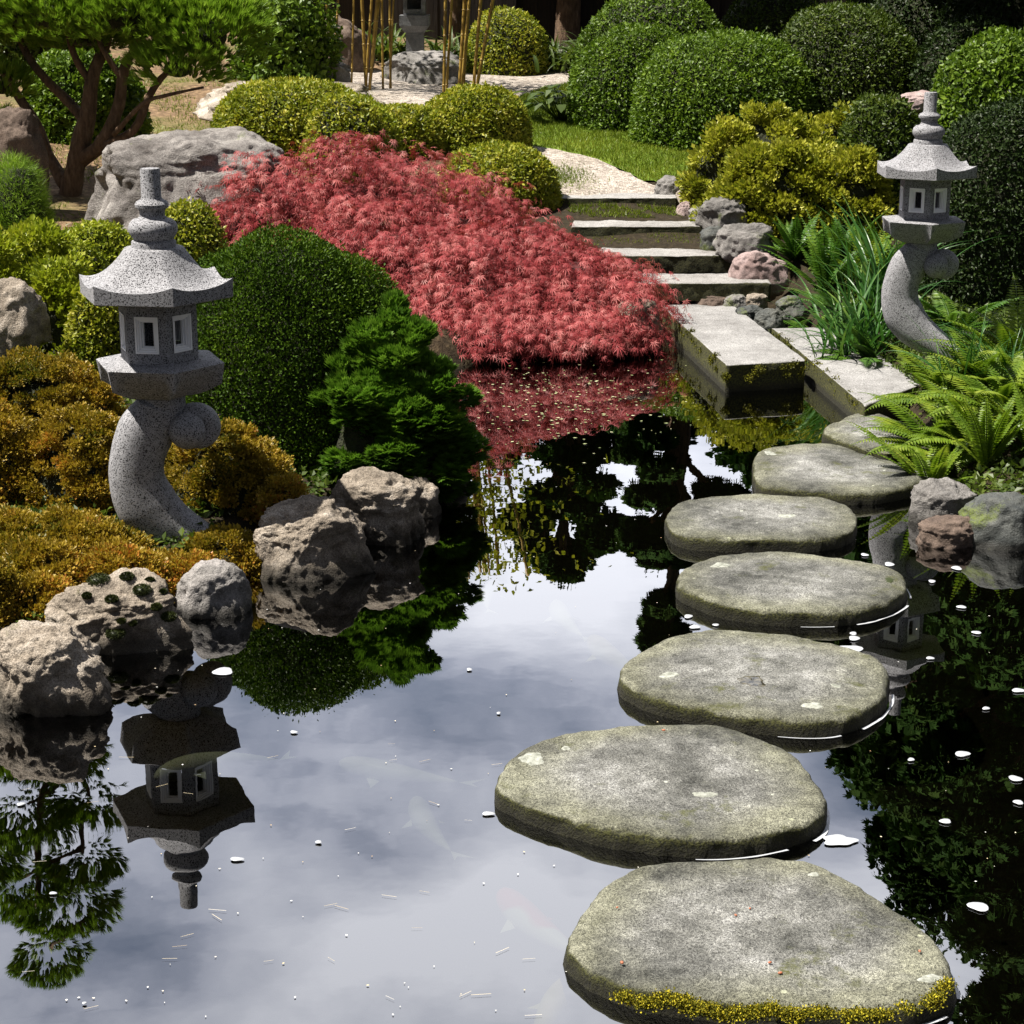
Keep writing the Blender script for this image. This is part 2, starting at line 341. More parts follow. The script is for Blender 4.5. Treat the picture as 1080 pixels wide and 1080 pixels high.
t = NT('koi_yellow'); n1 = t.noise(6, 2); M['koi_y'] = t.done(t.pbr(t.ramp(n1, [(.4, (.7, .5, .08)), (.6, (.85, .75, .3))]), .4))
t = NT('petal_and_glint'); M['petal_and_glint'] = t.done(t.pbr((.40, .42, .45), .35, t.bump(t.noise(120), .3, .003)))  # white of the petals and of the painted waterline reflection
t = NT('litter'); r_ = t.n('ShaderNodeAttribute', attribute_name='rnd').outputs['Fac']
M['litter'] = t.done(t.pbr(t.ramp(r_, [(0, (.5, .5, .46)), (.4, (.8, .8, .78)), (.7, (.6, .5, .3)), (1, (.3, .2, .1))]), .6))
t = NT('duckweed'); r_ = t.n('ShaderNodeAttribute', attribute_name='rnd').outputs['Fac']
M['weed'] = t.done(t.pbr(t.ramp(r_, [(0, (.12, .16, .05)), (.6, (.3, .34, .15)), (1, (.5, .48, .3))]), .5))
t = NT('yellow_moss'); r_ = t.n('ShaderNodeAttribute', attribute_name='rnd').outputs['Fac']
M['edge_moss'] = leaf_mat('edge_moss', [(0, (.03, .035, .006)), (.6, (.12, .12, .012)), (1, (.3, .27, .03))], trans=.1, spec=.1)
M['ymoss'] = t.done(t.pbr(t.ramp(r_, [(0, (.03, .04, .006)), (.5, (.16, .15, .012)), (1, (.5, .42, .03))]), .9, None, .1))

# pond surface: mirror over dark see-through water
t = NT('pond_water')
h = t.noise(1.2, 3, .5); h2 = t.noise(9, 2, .5)
nrm = t.bump(t.math('ADD', h, t.math('MULTIPLY', h2, .06)), .08, .02)
fr = t.n('ShaderNodeLayerWeight', {'Blend': .5, 'Normal': nrm}).outputs['Facing']; fr = t.math('ADD', .2, t.math('MULTIPLY', .8, t.math('POWER', fr, 3.6)))
gl = t.n('ShaderNodeBsdfGlossy', {'Color': (1, 1, 1), 'Roughness': .0, 'Normal': nrm}).outputs[0]
tr = t.n('ShaderNodeBsdfTransparent', {'Color': (.18, .195, .165)}).outputs[0]
M['water'] = t.done(t.n('ShaderNodeMixShader', {0: fr, 1: tr, 2: gl}).outputs[0])

# ------------------------------------------------------------------ the setting
gx = np.unique(np.concatenate([[-300, -120, -60, -35, -22, -15], np.arange(-11, 11.01, .09), [15, 22, 35, 60, 120, 300]]))
gy = np.unique(np.concatenate([[-200, -80, -30, -12, -5, -2.5], np.arange(-1, 27.01, .09), [30, 35, 45, 60, 90, 150, 300, 500]]))
GX, GY = np.meshgrid(gx, gy); GZ = ground(GX, GY)
nx, ny = len(gx), len(gy)
i = np.arange(ny - 1)[:, None] * nx; j = np.arange(nx - 1)[None]
mb = MB(); mb.add(np.stack([GX, GY, GZ], -1).reshape(-1, 3), np.stack([i + j, i + j + 1, i + nx + j + 1, i + nx + j], -1).reshape(-1, 4), 0, .5, True)
tag(mb.build('ground', M['soil']), kind='structure')
wx = [(-3.9, .3), (5.9, .3), (5.9, 7.6), (2.6, 9.5), (2.4, 12.2), (-1.4, 12.2), (-1.4, 9), (-3.9, 6.2)]
mb = MB(); mb.add([(x, y, 0) for x, y in wx], [list(range(len(wx)))])
tag(mb.build('pond_water', M['water']), kind='structure')

def drape(name, poly, mat, lift, step=.12):
    P = np.array([tuple(p[:2]) for p in poly]); pts = []
    n = len(P)
    for k in range(n):
        a, b = P[k], P[(k + 1) % n]; m = max(1, int(np.hypot(*(b - a)) / step))
        for q in range(m): pts.append(a + (b - a) * q / m + RNG.normal(size=2) * .008)
    nb = len(pts); lo, hi = P.min(0), P.max(0)
    X, Y = np.meshgrid(np.arange(lo[0], hi[0], step), np.arange(lo[1], hi[1], step)); X = X.ravel(); Y = Y.ravel()
    ins = np.zeros(len(X), bool)
    B = np.array(pts)
    for k in range(nb):
        x0, y0 = B[k]; x1, y1 = B[(k + 1) % nb]
        if y0 == y1: continue
        c = ((y0 > Y) != (y1 > Y)); ins ^= c & (X < (x1 - x0) * (Y - y0) / (y1 - y0) + x0)
    allp = [Vector(p) for p in pts] + [Vector((x, y)) for x, y in zip(X[ins], Y[ins])]
    vo, _, fo, *_ = delaunay_2d_cdt(allp, [], [list(range(nb))], 1, 1e-5)
    V = np.array([(v.x, v.y) for v in vo]); Z = ground(V[:, 0], V[:, 1]) + lift
    mb = MB(); tri = [f for f in fo if len(f) == 3]
    mb.add(np.column_stack([V, Z]), np.array([list(f) for f in tri]), 0, .5, True)
    o = mb.build(name, mat); tag(o, kind='structure')
    return V, np.array([list(f) for f in tri])
def gp(pxs): return [on_ground(*p) for p in pxs]
LAWN = gp([(520, 112), (600, 90), (660, 80), (760, 110), (800, 150), (740, 190), (712, 203), (690, 192), (677, 193), (650, 178), (612, 165), (575, 158), (545, 152), (520, 135)])
lawnV, lawnF = drape('lawn', LAWN, M['lawn'], .014)
PATH1 = gp([(470, 140), (520, 137), (546, 153), (575, 159), (612, 166), (650, 179), (677, 194), (712, 205)]) + [at_d(716, 208, 13.75), at_d(580, 208, 13.75)] + gp([(560, 180), (500, 160)])
drape('gravel_path', PATH1, M['gravel'], .02)
PATH2 = gp([(250, 120), (420, 120), (470, 141), (523, 135), (522, 112), (600, 91), (640, 84), (655, 76), (560, 70), (380, 76), (290, 84), (255, 92)])
drape('gravel_court', PATH2, M['gravel'], .009)

def scatter_tris(V, Fc, n):
    T = V[Fc]; a = np.abs(np.cross(T[:, 1] - T[:, 0], T[:, 2] - T[:, 0])); k = RNG.choice(len(T), n, p=a / a.sum())
    u = RNG.random((n, 2)); f = u.sum(1) > 1; u[f] = 1 - u[f]
    return T[k, 0] + u[:, :1] * (T[k, 1] - T[k, 0]) + u[:, 1:] * (T[k, 2] - T[k, 0])
P = scatter_tris(lawnV, lawnF, 60000); P = np.column_stack([P, ground(P[:, 0], P[:, 1]) + .012])
mb = MB(); A = norm(np.array([0, 0, 1.0]) + RNG.normal(size=P.shape) * .35)
T_BLADE = (np.array([[.09, 0, 0], [0, 1, 0], [-.09, 0, 0]]), np.array([[0, 1, 2]]))
leaves(mb, P, A, rdir(len(P)), RNG.uniform(.02, .045, len(P)), T_BLADE)
# tufts on the risers between the steps and at the path edge
def grass_patch(mb, pxl, pxr, y, z, dy, n, s=(.02, .06)):
    xa = at_d(pxl, 300, y)[0]; xb = at_d(pxr, 300, y)[0]
    P = np.column_stack([RNG.uniform(xa, xb, n), y + RNG.uniform(-dy, dy, n), np.zeros(n)]); P[:, 2] = ground(P[:, 0], P[:, 1]) + z
    P = P[(wob(P[:, 0] * 2.2, P[:, 1] * 3, 2.3) > -.35)]; n = len(P)
    leaves(mb, P, norm(np.array([0, -.4, 1.0]) + RNG.normal(size=P.shape) * .5), rdir(n), RNG.uniform(*s, n), T_BLADE)
grass_patch(mb, 600, 716, 13.42, .0, .15, 2200, (.012, .045)); grass_patch(mb, 625, 742, 12.8, .0, .09, 600, (.01, .03)); grass_patch(mb, 650, 772, 12.2, .0, .1, 500, (.01, .03))
Q = np.array([on_ground(590, 190)]); n = 1500
P = Q + np.column_stack([RNG.normal(size=n) * .12, RNG.normal(size=n) * .25, np.zeros(n)]); P[:, 2] = ground(P[:, 0], P[:, 1]) + .02
leaves(mb, P, norm(np.array([0, 0, 1.0]) + RNG.normal(size=P.shape) * .5), rdir(n), RNG.uniform(.02, .04, n), T_BLADE)
# dry grassy floor under the pine
n = 26000; P = np.column_stack([RNG.uniform(-5, -1.3, n), RNG.uniform(12, 18.5, n), np.zeros(n)]); P[:, 2] = ground(P[:, 0], P[:, 1])
keep = wob(P[:, 0], P[:, 1], 1.5) > -.2; P = P[keep]
leaves(mb, P, norm(np.array([0, 0, 1.0]) + RNG.normal(size=P.shape) * .5), rdir(len(P)), RNG.uniform(.02, .05, len(P)), T_BLADE)
tag(mb.build('grass', M['grass']), 'short green grass of the lawn and between the steps', 'grass', kind='stuff')
# gravel chips standing proud of the path
P = scatter_tris(*[(lambda a: a)(x) for x in (lawnV, lawnF)], 10)  # keeps the generator in step

# ------------------------------------------------------------------ stones
def resample(P, n, smooth):
    P = np.array(P, float); m = len(P)
    if smooth:
        out = []
        for k in range(m):
            p0, p1, p2, p3 = P[k - 1], P[k], P[(k + 1) % m], P[(k + 2) % m]
            for u in np.linspace(0, 1, 12, endpoint=False):
                out.append(.5 * (2 * p1 + (p2 - p0) * u + (2 * p0 - 5 * p1 + 4 * p2 - p3) * u * u + (3 * p1 - 3 * p2 + p3 - p0) * u ** 3))
        P = np.array(out)
    C = np.vstack([P, P[:1]]); L = np.concatenate([[0], np.cumsum(np.hypot(*np.diff(C, axis=0).T))])
    s = np.linspace(0, L[-1], n, endpoint=False)
    return np.column_stack([np.interp(s, L, C[:, 0]), np.interp(s, L, C[:, 1])])
def fnoise(V, scale, seed, octv=4):
    return np.array([mnoise.fractal(Vector((v[0] * scale + seed * 13.1, v[1] * scale + seed * 7.7, v[2] * scale)), .9, 2.0, octv) for v in V])
def flat_stone(name, outline, ztop, zbot, mat, seed, rnd_r=.035, bulge=.02, amp=.008, smooth=True, n=150, dome=.006, parent=None, skew=0):
    O = resample(outline, n, smooth); C = O.mean(0); mr = np.hypot(*(O - C).T).mean()
    rings = []
    for s in np.linspace(.02, 1 - rnd_r / mr, 22): rings.append((s, ztop + dome * (1 - s * s)))
    for a in np.linspace(0, 90, 8)[1:]:
        rings.append((1 - rnd_r / mr * (1 - math.sin(R(a))), ztop - rnd_r * (1 - math.cos(R(a)))))
    H = ztop - rnd_r - zbot
    for u in np.linspace(0, 1, 9)[1:]:
        rings.append((1 + bulge / mr * math.sin(math.pi * min(u * 1.1, 1)) - .10 * u * u * (1 if smooth else 0), ztop - rnd_r - H * u))
    V = np.concatenate([np.column_stack([C + (O - C) * s, np.full(n, z)]) for s, z in rings])
    dN = fnoise(V, 5, seed) ; dn = fnoise(V, 22, seed + 3, 3)
    side = np.clip((ztop - V[:, 2]) / rnd_r, 0, 1)
    V[:, 2] += (dN * amp + dn * amp * .35) * (1 - side * .5)
    out = V[:, :2] - C; out = out / np.maximum(np.hypot(*out.T), 1e-6)[:, None]
    V[:, :2] += out * ((dN * amp * 1.6 + dn * amp * .8) * side)[:, None]
    L = len(rings); i = np.arange(L - 1)[:, None] * n; j = np.arange(n)[None]; j2 = (j + 1) % n
    mb = MB(); org = (C[0], C[1], 0)
    mb.add(V, np.stack([i + j, i + n + j, i + n + j2, i + j2], -1).reshape(-1, 4), 0, np.repeat([min(q_[0], 1.0) for q_ in rings], n), True)
    mb.v.append(np.array([[C[0], C[1], V[:n, 2].mean()]])); mb.r.append(np.array([.0])); jj = np.arange(n)
    mb.f.append((np.stack([np.full(n, mb.n), jj, (jj + 1) % n], -1), 0, True)); mb.n += 1
    o = mb.build(name, mat, parent, org)
    return o, O, C

SS = [
 ([(597,990),(622,948),(665,916),(740,906),(845,906),(890,925),(940,955),(985,988),(1004,1022),(996,1046),(930,1062),(820,1062),(710,1050),(650,1035),(610,1012)], .055, 'nearest and largest stepping stone, yellow moss along its front edge'),
 ([(522,826),(541,795),(580,777),(650,764),(730,762),(790,772),(840,795),(866,830),(868,852),(850,868),(790,882),(720,884),(640,872),(580,857),(540,842)], .055, 'broad stepping stone with a round white lichen spot at its left end'),
 ([(652,707),(665,690),(700,673),(755,663),(830,668),(890,680),(925,695),(938,718),(925,740),(880,758),(820,758),(750,748),(700,738),(665,724)], .055, 'angular stepping stone with a small puddle and leaf mark in its middle'),
 ([(713,607),(735,590),(775,581),(850,583),(910,592),(945,600),(957,615),(945,630),(905,642),(850,645),(780,640),(735,627)], .055, 'olive-tinged stepping stone, fourth one out from the near end of the row'),
 ([(702,545),(715,530),(745,522),(800,521),(860,523),(895,533),(906,548),(895,561),(850,568),(780,568),(725,565),(705,557)], .055, 'oval stepping stone with even rounded ends, fifth from the near end'),
 ([(795,492),(800,475),(830,470),(870,466),(905,475),(950,487),(985,495),(972,508),(935,517),(890,519),(840,516),(800,508)], .055, 'long stepping stone reaching the dark round rocks at the right bank'),
 ([(868,455),(885,442),(915,434),(950,445),(985,466),(965,477),(925,475),(895,467)], .055, 'smallest and farthest stepping stone, half under the ferns by the slab'),
]
for k, (ol, zt, lab) in enumerate(SS):
    W = [at_z(x, y, zt)[:2] for x, y in ol]
    o, O, C = flat_stone('stepping_stone', W, zt, -.35, M['step'], k + 1, rnd_r=.022, bulge=.012, amp=.0085)
    tag(o, lab, 'stepping stone', 'stepping stones across the pond')
    if k < 4:                                # pale strip painting the sky's reflection on the meniscus, right-hand front side
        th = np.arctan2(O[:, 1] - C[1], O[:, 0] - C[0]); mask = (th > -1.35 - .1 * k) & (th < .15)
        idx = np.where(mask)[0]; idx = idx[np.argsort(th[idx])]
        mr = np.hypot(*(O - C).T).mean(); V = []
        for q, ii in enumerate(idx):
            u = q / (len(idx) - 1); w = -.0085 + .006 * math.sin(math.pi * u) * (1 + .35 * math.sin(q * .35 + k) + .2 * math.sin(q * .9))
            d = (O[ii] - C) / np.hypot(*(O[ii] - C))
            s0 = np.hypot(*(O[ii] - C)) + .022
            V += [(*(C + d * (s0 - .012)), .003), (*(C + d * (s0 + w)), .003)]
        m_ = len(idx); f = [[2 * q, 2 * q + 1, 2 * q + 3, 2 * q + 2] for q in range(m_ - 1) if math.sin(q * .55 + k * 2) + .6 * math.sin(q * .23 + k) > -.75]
        mb = MB(); mb.add(V, f); b = mb.build('waterline_glint', M['petal_and_glint'], o); b.matrix_parent_inverse = o.matrix_basis.inverted()
# mossy front edge of the nearest stone
def moss_tufts(name, parent, pts, n, r, mat, tsize=.012, squash=.5):
    mb = MB(); pts = np.array(pts)
    k = RNG.integers(0, len(pts), n); P = pts[k] + RNG.normal(size=(n, 3)) * np.array([r, r, r * squash])
    leaves(mb, P, norm(rdir(n) * .8 + np.array([0, -.3, .7])), rdir(n), RNG.uniform(.6, 1.4, n) * tsize, T_WIDE)
    b = mb.build(name, mat, parent)
    if parent: b.matrix_parent_inverse = parent.matrix_basis.inverted()
    return b
stone1 = [o for o in bpy.data.objects if o.name == 'stepping_stone'][0]
line = [at_z(x, y, .07) for x, y in [(655, 1048), (680, 1055), (705, 1052), (730, 1060), (755, 1066), (790, 1068), (815, 1063), (840, 1070), (870, 1067), (900, 1071), (930, 1068), (985, 1055), (1000, 1035)]]
pts = [line[k] + (line[k + 1] - line[k]) * u + np.array([0, 0, random.uniform(-.012, .006)]) for k in range(len(line) - 1) for u in np.linspace(0, 1, 8)]
moss_tufts('moss', stone1, [p for p in pts if wob(p[0] * 9, 1.0, 3) > -.55] + pts[20:50], 22000, .009, M['ymoss'], .005)

stones_ = {o['label']: o for o in bpy.data.objects if o.name.startswith('stepping_stone')}
def patch(k, px, py, w, h_, mat, name, lift=.0015, seed=0):
    o = stones_[SS[k][2]]; zt = SS[k][1]; bv = BVHTree.FromPolygons([v.co[:] for v in o.data.vertices], [list(p.vertices) for p in o.data.polygons])
    c = at_z(px, py, zt); sx = c[1] / F * 1.05; sy = h_ / w * c[1] / CH; c = c - np.array(o.location)
    rs = np.random.default_rng(seed); ph = rs.uniform(0, 6, 4); V = []; rings = [.0, .35, .7, .9, 1.0]; n = 28
    for q, rr in enumerate(rings):
        for j in range(n):
            a = 2 * math.pi * j / n; f = 1 + .16 * math.sin(2 * a + ph[0]) + .12 * math.sin(3 * a + ph[1]) + .10 * math.sin(7 * a + ph[2])
            x = c[0] + math.cos(a) * f * rr * w / 2 * sx; y = c[1] + math.sin(a) * f * rr * w / 2 * sx * sy
            loc, *_ = bv.ray_cast(Vector((x, y, 1)), Vector((0, 0, -1)))
            V.append((x, y, (loc.z if loc else zt) + lift * (1 if q < 4 else -.3)))
    f = [[q * n + j, (q + 1) * n + j, (q + 1) * n + (j + 1) % n, q * n + (j + 1) % n] for q in range(len(rings) - 1) for j in range(n)]
    mb = MB(); mb.add(V, f, 0, .5, True); mb.build(name, mat, o)
for a in [(1, 561, 801, 30, 13, 'lichen', 'lichen'), (1, 597, 789, 11, 4, 'lichen', 'lichen'), (1, 743, 839, 24, 8, 'lichen', 'lichen'), (0, 984, 1035, 30, 14, 'lichen', 'lichen'), (2, 857, 745, 20, 8, 'lichen', 'lichen'), (2, 882, 726, 12, 4, 'lichen', 'lichen'),
          (2, 793, 720, 30, 12, 'puddle', 'puddle'), (2, 706, 712, 20, 6, 'lichen', 'lichen'), (3, 938, 613, 10, 4, 'cushion', 'moss_patch'), (4, 830, 545, 16, 5, 'lichen', 'lichen'), (5, 812, 478, 12, 4, 'lichen', 'lichen'), (3, 760, 596, 22, 6, 'lichen', 'lichen'), (0, 858, 925, 14, 5, 'lichen', 'lichen')]:
    patch(a[0], a[1], a[2], a[3], a[4], M[a[5]], a[6], seed=a[1])
# reddish seeds and dry leaf scraps lying on the two nearest stones
rs_ = np.random.default_rng(3)
for x, y, k in [(651, 957, 0), (656, 1015, 0), (791, 958, 0), (812, 1015, 0), (823, 1026, 0), (970, 1003, 0), (695, 806, 1), (700, 770, 1), (776, 965, 0)]:
    p = at_z(x, y, SS[k][1] + .008); V, Fc = ico(2); mb = MB(); mb.add(V * np.array([.006, .004, .003]) * rs_.uniform(.6, 1.1), Fc, 0, .5, True)
    o = mb.build('fallen_seed', M['seed']); o.location = [float(v) for v in p]; o.rotation_euler.z = rs_.uniform(0, 3)
    tag(o, 'tiny reddish seed lying on one of the two nearest stepping stones', 'seed', 'reddish seeds on the stepping stones')
# slabs of the landing and the steps
def quad(pxs, z): return [at_z(x, y, z)[:2] for x, y in pxs]
o, *_ = flat_stone('stone_slab', quad([(692, 318), (767, 317), (850, 380), (766, 385)], .15), .15, -.3, M['slab'], 21, .008, .0, .004, False, 220, .001)
tag(o, 'long pale cut slab with mossy sides, the left of the two landing slabs', 'stone slab', 'stone slabs between steps and pond'); slab1 = o
o, *_ = flat_stone('stone_slab', quad([(814, 346), (885, 345), (972, 405), (912, 428)], .12), .12, -.3, M['slab'], 22, .008, .0, .004, False, 220, .001)
tag(o, 'pale cut slab running under the ferns, the right of the two landing slabs', 'stone slab', 'stone slabs between steps and pond'); slab2 = o
for sl, zt, ln in ((slab1, .145, [(690, 319), (715, 338), (742, 362), (766, 387), (766, 386)]), (slab2, .11, [(814, 347), (850, 376), (885, 404), (912, 428)]), (slab1, .14, [(770, 388), (800, 387), (848, 382)])):
    L_ = [at_z(x, y, zt) for x, y in ln]; pts = []
    for k in range(len(L_) - 1):
        for u in np.linspace(0, 1, 12):
            q = L_[k] + (L_[k + 1] - L_[k]) * u
            if wob(q[0] * 3, q[1] * 3, 2) > -.15: pts += [q - np.array([.0, .004, random.uniform(0, .07)])]
    moss_tufts('moss', sl, pts, 4200 if ln[0][0] != 770 else 900, .010, M['ymoss' if False else 'edge_moss'], .009, 1)
ste = [(662, 812, 299, 11.7, .38, 'lowest stone step, its left end under the red maple'), (632, 775, 270, 12.3, .36, 'second stone step up from the slabs, beside the pinkish rock'),
       (602, 746, 239, 12.9, .34, 'third stone step up, green grass growing above it'), (583, 714, 209, 13.6, .3, 'topmost stone step, where the gravel path begins')]
for k, (xa, xb, y, d, dep, lab) in enumerate(ste):
    a, b = at_d(xa, y, d), at_d(xb, y + 1, d + .03); z = a[2]
    W = [(a[0], d), (b[0], d + .02), (b[0] + .02, d + dep), (a[0] + .03, d + dep + .02)]
    o, *_ = flat_stone('stone_step', W, z, z - .11, M['stair'], 30 + k, .01, .0, .005, False, 200, .001)
    tag(o, lab, 'stone step', 'stone steps up to the gravel path')

def rock(cx, top, w, h, d, mat, seed, label, name='rock', group=None, depth=.8, sink=.3, squar=.0, cut=6, sub=5, tilt=0, flatten=1):
    """w, h in picture pixels of the visible part, d the distance of its middle"""
    c = at_d(cx, top + h / 2, d); sc = math.hypot(c[0], c[1], CH - c[2]) / F * 1.0
    rx = w / 2 * sc * 1.13; rz = h / 2 * sc / .94; ry = rx * depth
    V, Fc = ico(sub); V = V.copy()
    rs = np.random.default_rng(seed)
    for q in range(cut):
        n = norm(rs.normal(size=3) + np.array([0, -.2, .25])); off = rs.uniform(.62, .88)
        dd = V @ n - off; V -= np.clip(dd, 0, None)[:, None] * n * .85
    N0 = norm(V); V += N0 * (fnoise(N0, 1.6, seed) * .14 + fnoise(N0, 5, seed, 5) * (.055 if seed != 28 else .03) + fnoise(N0 * np.array([1, 1, 2.2]), 13, seed + 1, 3) * (.018 if seed != 28 else .012))[:, None]
    V /= np.abs(V).max(0)
    V[:, :2] *= (1 + .6 * np.clip(-V[:, 2] - .05, 0, .85))[:, None]
    V[:, 2] = np.where(V[:, 2] < 0, V[:, 2] * (1 + sink * 2), V[:, 2])
    V *= np.array([rx, ry, rz * flatten])
    mb = MB(); mb.add(V, Fc, 0, .5, True)
    o = mb.build(name, mat); o.location = [float(x) for x in c]; o.rotation_euler.z = (seed % 5 - 2) * .06; o.rotation_euler.y = tilt
    return tag(o, label, 'rock', group)
LB = 'rocks along the left bank'; SR = 'rocks beside the stone steps'; RB = 'rocks at the right bank'
rk = [
 (48, 655, 118, 96, 5.75, 'rock_tan', 1, 'pale speckled bank rock nearest the camera, at the left edge of the water', LB),
 (128, 604, 138, 84, 6.35, 'rock_tan', 2, 'wide bank rock dotted with round tufts of dark moss', LB),
 (226, 592, 70, 56, 6.6, 'rock_grey', 3, 'small grey bank rock just below the lantern foot', LB),
 (318, 527, 122, 82, 7.25, 'rock_tan', 4, 'bright cream bank rock with deep cracks, middle of the left bank', LB),
 (396, 495, 92, 80, 7.62, 'rock_tan', 5, 'bright bank rock with mossy underside below the dark green bush', LB),
 (440, 503, 44, 42, 7.8, 'rock_tan', 6, 'small pinkish rock wedged right of the mossy bank rock', LB),
 (465, 474, 48, 42, 8.2, 'rock_tan', 7, 'low bank rock at the right tip of the bank under the juniper', LB),
 (14, 295, 60, 62, 8.9, 'rock_tan', 8, 'pale rough rock at the left edge between green mounds', None),
 (130, 820, 2, 2, 6.2, None, 0, '', None),
 (672, 316, 46, 48, 11.0, 'rock_tan', 9, 'pale mossy rock between the red maple and the left slab', SR),
 (762, 209, 46, 32, 12.9, 'rock_grey', 10, 'rounded olive boulder beside the third step', SR),
 (786, 233, 54, 32, 12.35, 'rock_grey', 11, 'greenish boulder leaning behind the pinkish rock', SR),
 (752, 238, 26, 26, 12.6, 'rock_dark', 12, 'small dark rock at the end of the second step', SR),
 (800, 262, 52, 36, 11.95, 'rock_pink', 13, 'pinkish rock at the right end of the lowest step', SR),
 (709, 185, 32, 20, 13.9, 'rock_grey', 14, 'smooth rock at the right end of the topmost step', SR),
 (728, 198, 30, 18, 13.7, 'rock_tan', 15, 'pale flat rock behind the smooth one by the top step', SR),
 (722, 212, 16, 18, 13.4, 'rock_pink', 16, 'small reddish rock at the corner of the third step', SR),
 (736, 218, 18, 12, 13.2, 'rock_grey', 17, 'small bluish rock touching the rounded olive boulder', SR),
 (752, 308, 30, 14, 11.75, 'rock_brown', 18, 'flat brownish rock below the lowest step', SR),
 (776, 310, 24, 16, 11.7, 'rock_grey', 19, 'small grey rock beyond the left slab corner', SR),
 (797, 309, 24, 16, 11.7, 'rock_tan', 20, 'small olive rock under the pinkish rock', SR),
 (790, 322, 28, 16, 11.4, 'rock_dark', 21, 'dark rock in the gap between the two slabs', SR),
 (811, 326, 28, 22, 11.2, 'rock_dark', 22, 'dark rounded rock at the back corner of the right slab', SR),
 (835, 312, 30, 20, 11.5, 'rock_dark', 23, 'dark rock under the arching sword leaves', SR),
 (995, 503, 62, 48, 7.65, 'rock_grey', 24, 'rounded green-grey rock beside the long stepping stone', RB),
 (1002, 543, 58, 34, 7.25, 'rock_brown', 25, 'low brown rock half in the water at the right bank', RB),
 (1060, 521, 84, 56, 7.35, 'rock_dark', 26, 'large blue-grey rock at the right edge of the picture', RB),
 (1048, 502, 36, 24, 7.9, 'rock_brown', 27, 'small brown rock behind the blue-grey one', RB),
 (935, 486, 2, 2, 7, None, 0, '', None),
 (192, 126, 214, 118, 12.2, 'boulder', 28, 'big weathered grey boulder between pine and red maple', None),
 (308, 83, 158, 34, 15.6, 'rock_tan', 29, 'long flat pale rock behind the clipped golden mound', None),
 (326, 60, 84, 34, 17.0, 'rock_grey', 30, 'grey rock behind the long flat pale rock', None),
 (357, 14, 60, 62, 18.6, 'rock_brown', 31, 'upright brown rock beside the bamboo canes', None),
 (450, 55, 80, 34, 17.9, 'rock_grey', 32, 'rounded rock in front of the shaded stone lantern', None),
 (595, 53, 42, 22, 19.0, 'rock_grey', 33, 'low grey rock in shade beside the round grey-green shrub', None),
 (16, 112, 52, 74, 12.8, 'rock_brown', 34, 'brown rock at the left edge behind the pine', None),
 (968, 96, 46, 16, 13.6, 'rock_pink', 35, 'flat pinkish stone behind the top of the right lantern', None),
 (1045, 488, 40, 18, 8.2, 'rock_dark', 36, 'dark rock beneath the bright ferns', RB),
]
rocks = {}
for cx, top, w, h, d, mt, sd, lab, grp in rk:
    if mt is None: continue
    if sd in (30, 31, 32, 33): d = on_ground(cx, top + h - 4)[1]
    if grp in (LB, RB) and sd not in (27,):
        q_ = at_z(cx, top + h, 0); d = q_[1] + w / 2 * q_[1] / F * .72 * .75
    o = rock(cx, top, w, h, d, M[mt], sd, lab, 'boulder' if sd == 28 else 'rock', grp, depth=.75 if sd != 28 else .6, sink=.5, cut=8 if mt in ('rock_tan', 'boulder') else 4, sub=6 if sd in (1, 2, 4, 5, 28) else 5)
    rocks[sd] = o
# round moss cushions on the dotted bank rock
V, Fc = ico(3); rnd = random.Random(4)
spots = [(118, 632, 12), (150, 622, 17), (165, 640, 10), (178, 650, 14), (104, 612, 22), (134, 608, 13), (92, 628, 9), (128, 655, 8), (140, 657, 7), (172, 624, 7), (122, 668, 18), (158, 612, 8)]
dg_mesh = rocks[2].data
import mathutils
def ray_hit(o, px, py):
    mw = mathutils.Matrix.LocRotScale(o.location, o.rotation_euler, None); inv = mw.inverted()
    bv = BVHTree.FromPolygons([v.co[:] for v in o.data.vertices], [list(p.vertices) for p in o.data.polygons])
    a = inv @ Vector((0, 0, CH)); dr = inv.to_3x3() @ Vector(ray(px, py))
    loc, nr, *_ = bv.ray_cast(a, dr.normalized())
    return (loc, nr) if loc else (None, None)
for x, y, r_ in spots:
    loc, nr = ray_hit(rocks[2], x, y)
    if loc is None: continue
    rr = r_ * 6.3 / F * .5; mb = MB(); n = 900
    D = rdir(n); P = np.array(loc) + D * rr * np.array([1.1, 1.1, .6]) * (.75 + .25 * RNG.random((n, 1)))
    mb.add(np.array(loc) + V * rr * np.array([.9, .9, .5]), Fc, 0, .2, True); leaves(mb, P, D, rdir(n), .006, T_WIDE)
    mb.build('moss_cushion', M['cushion'], rocks[2])

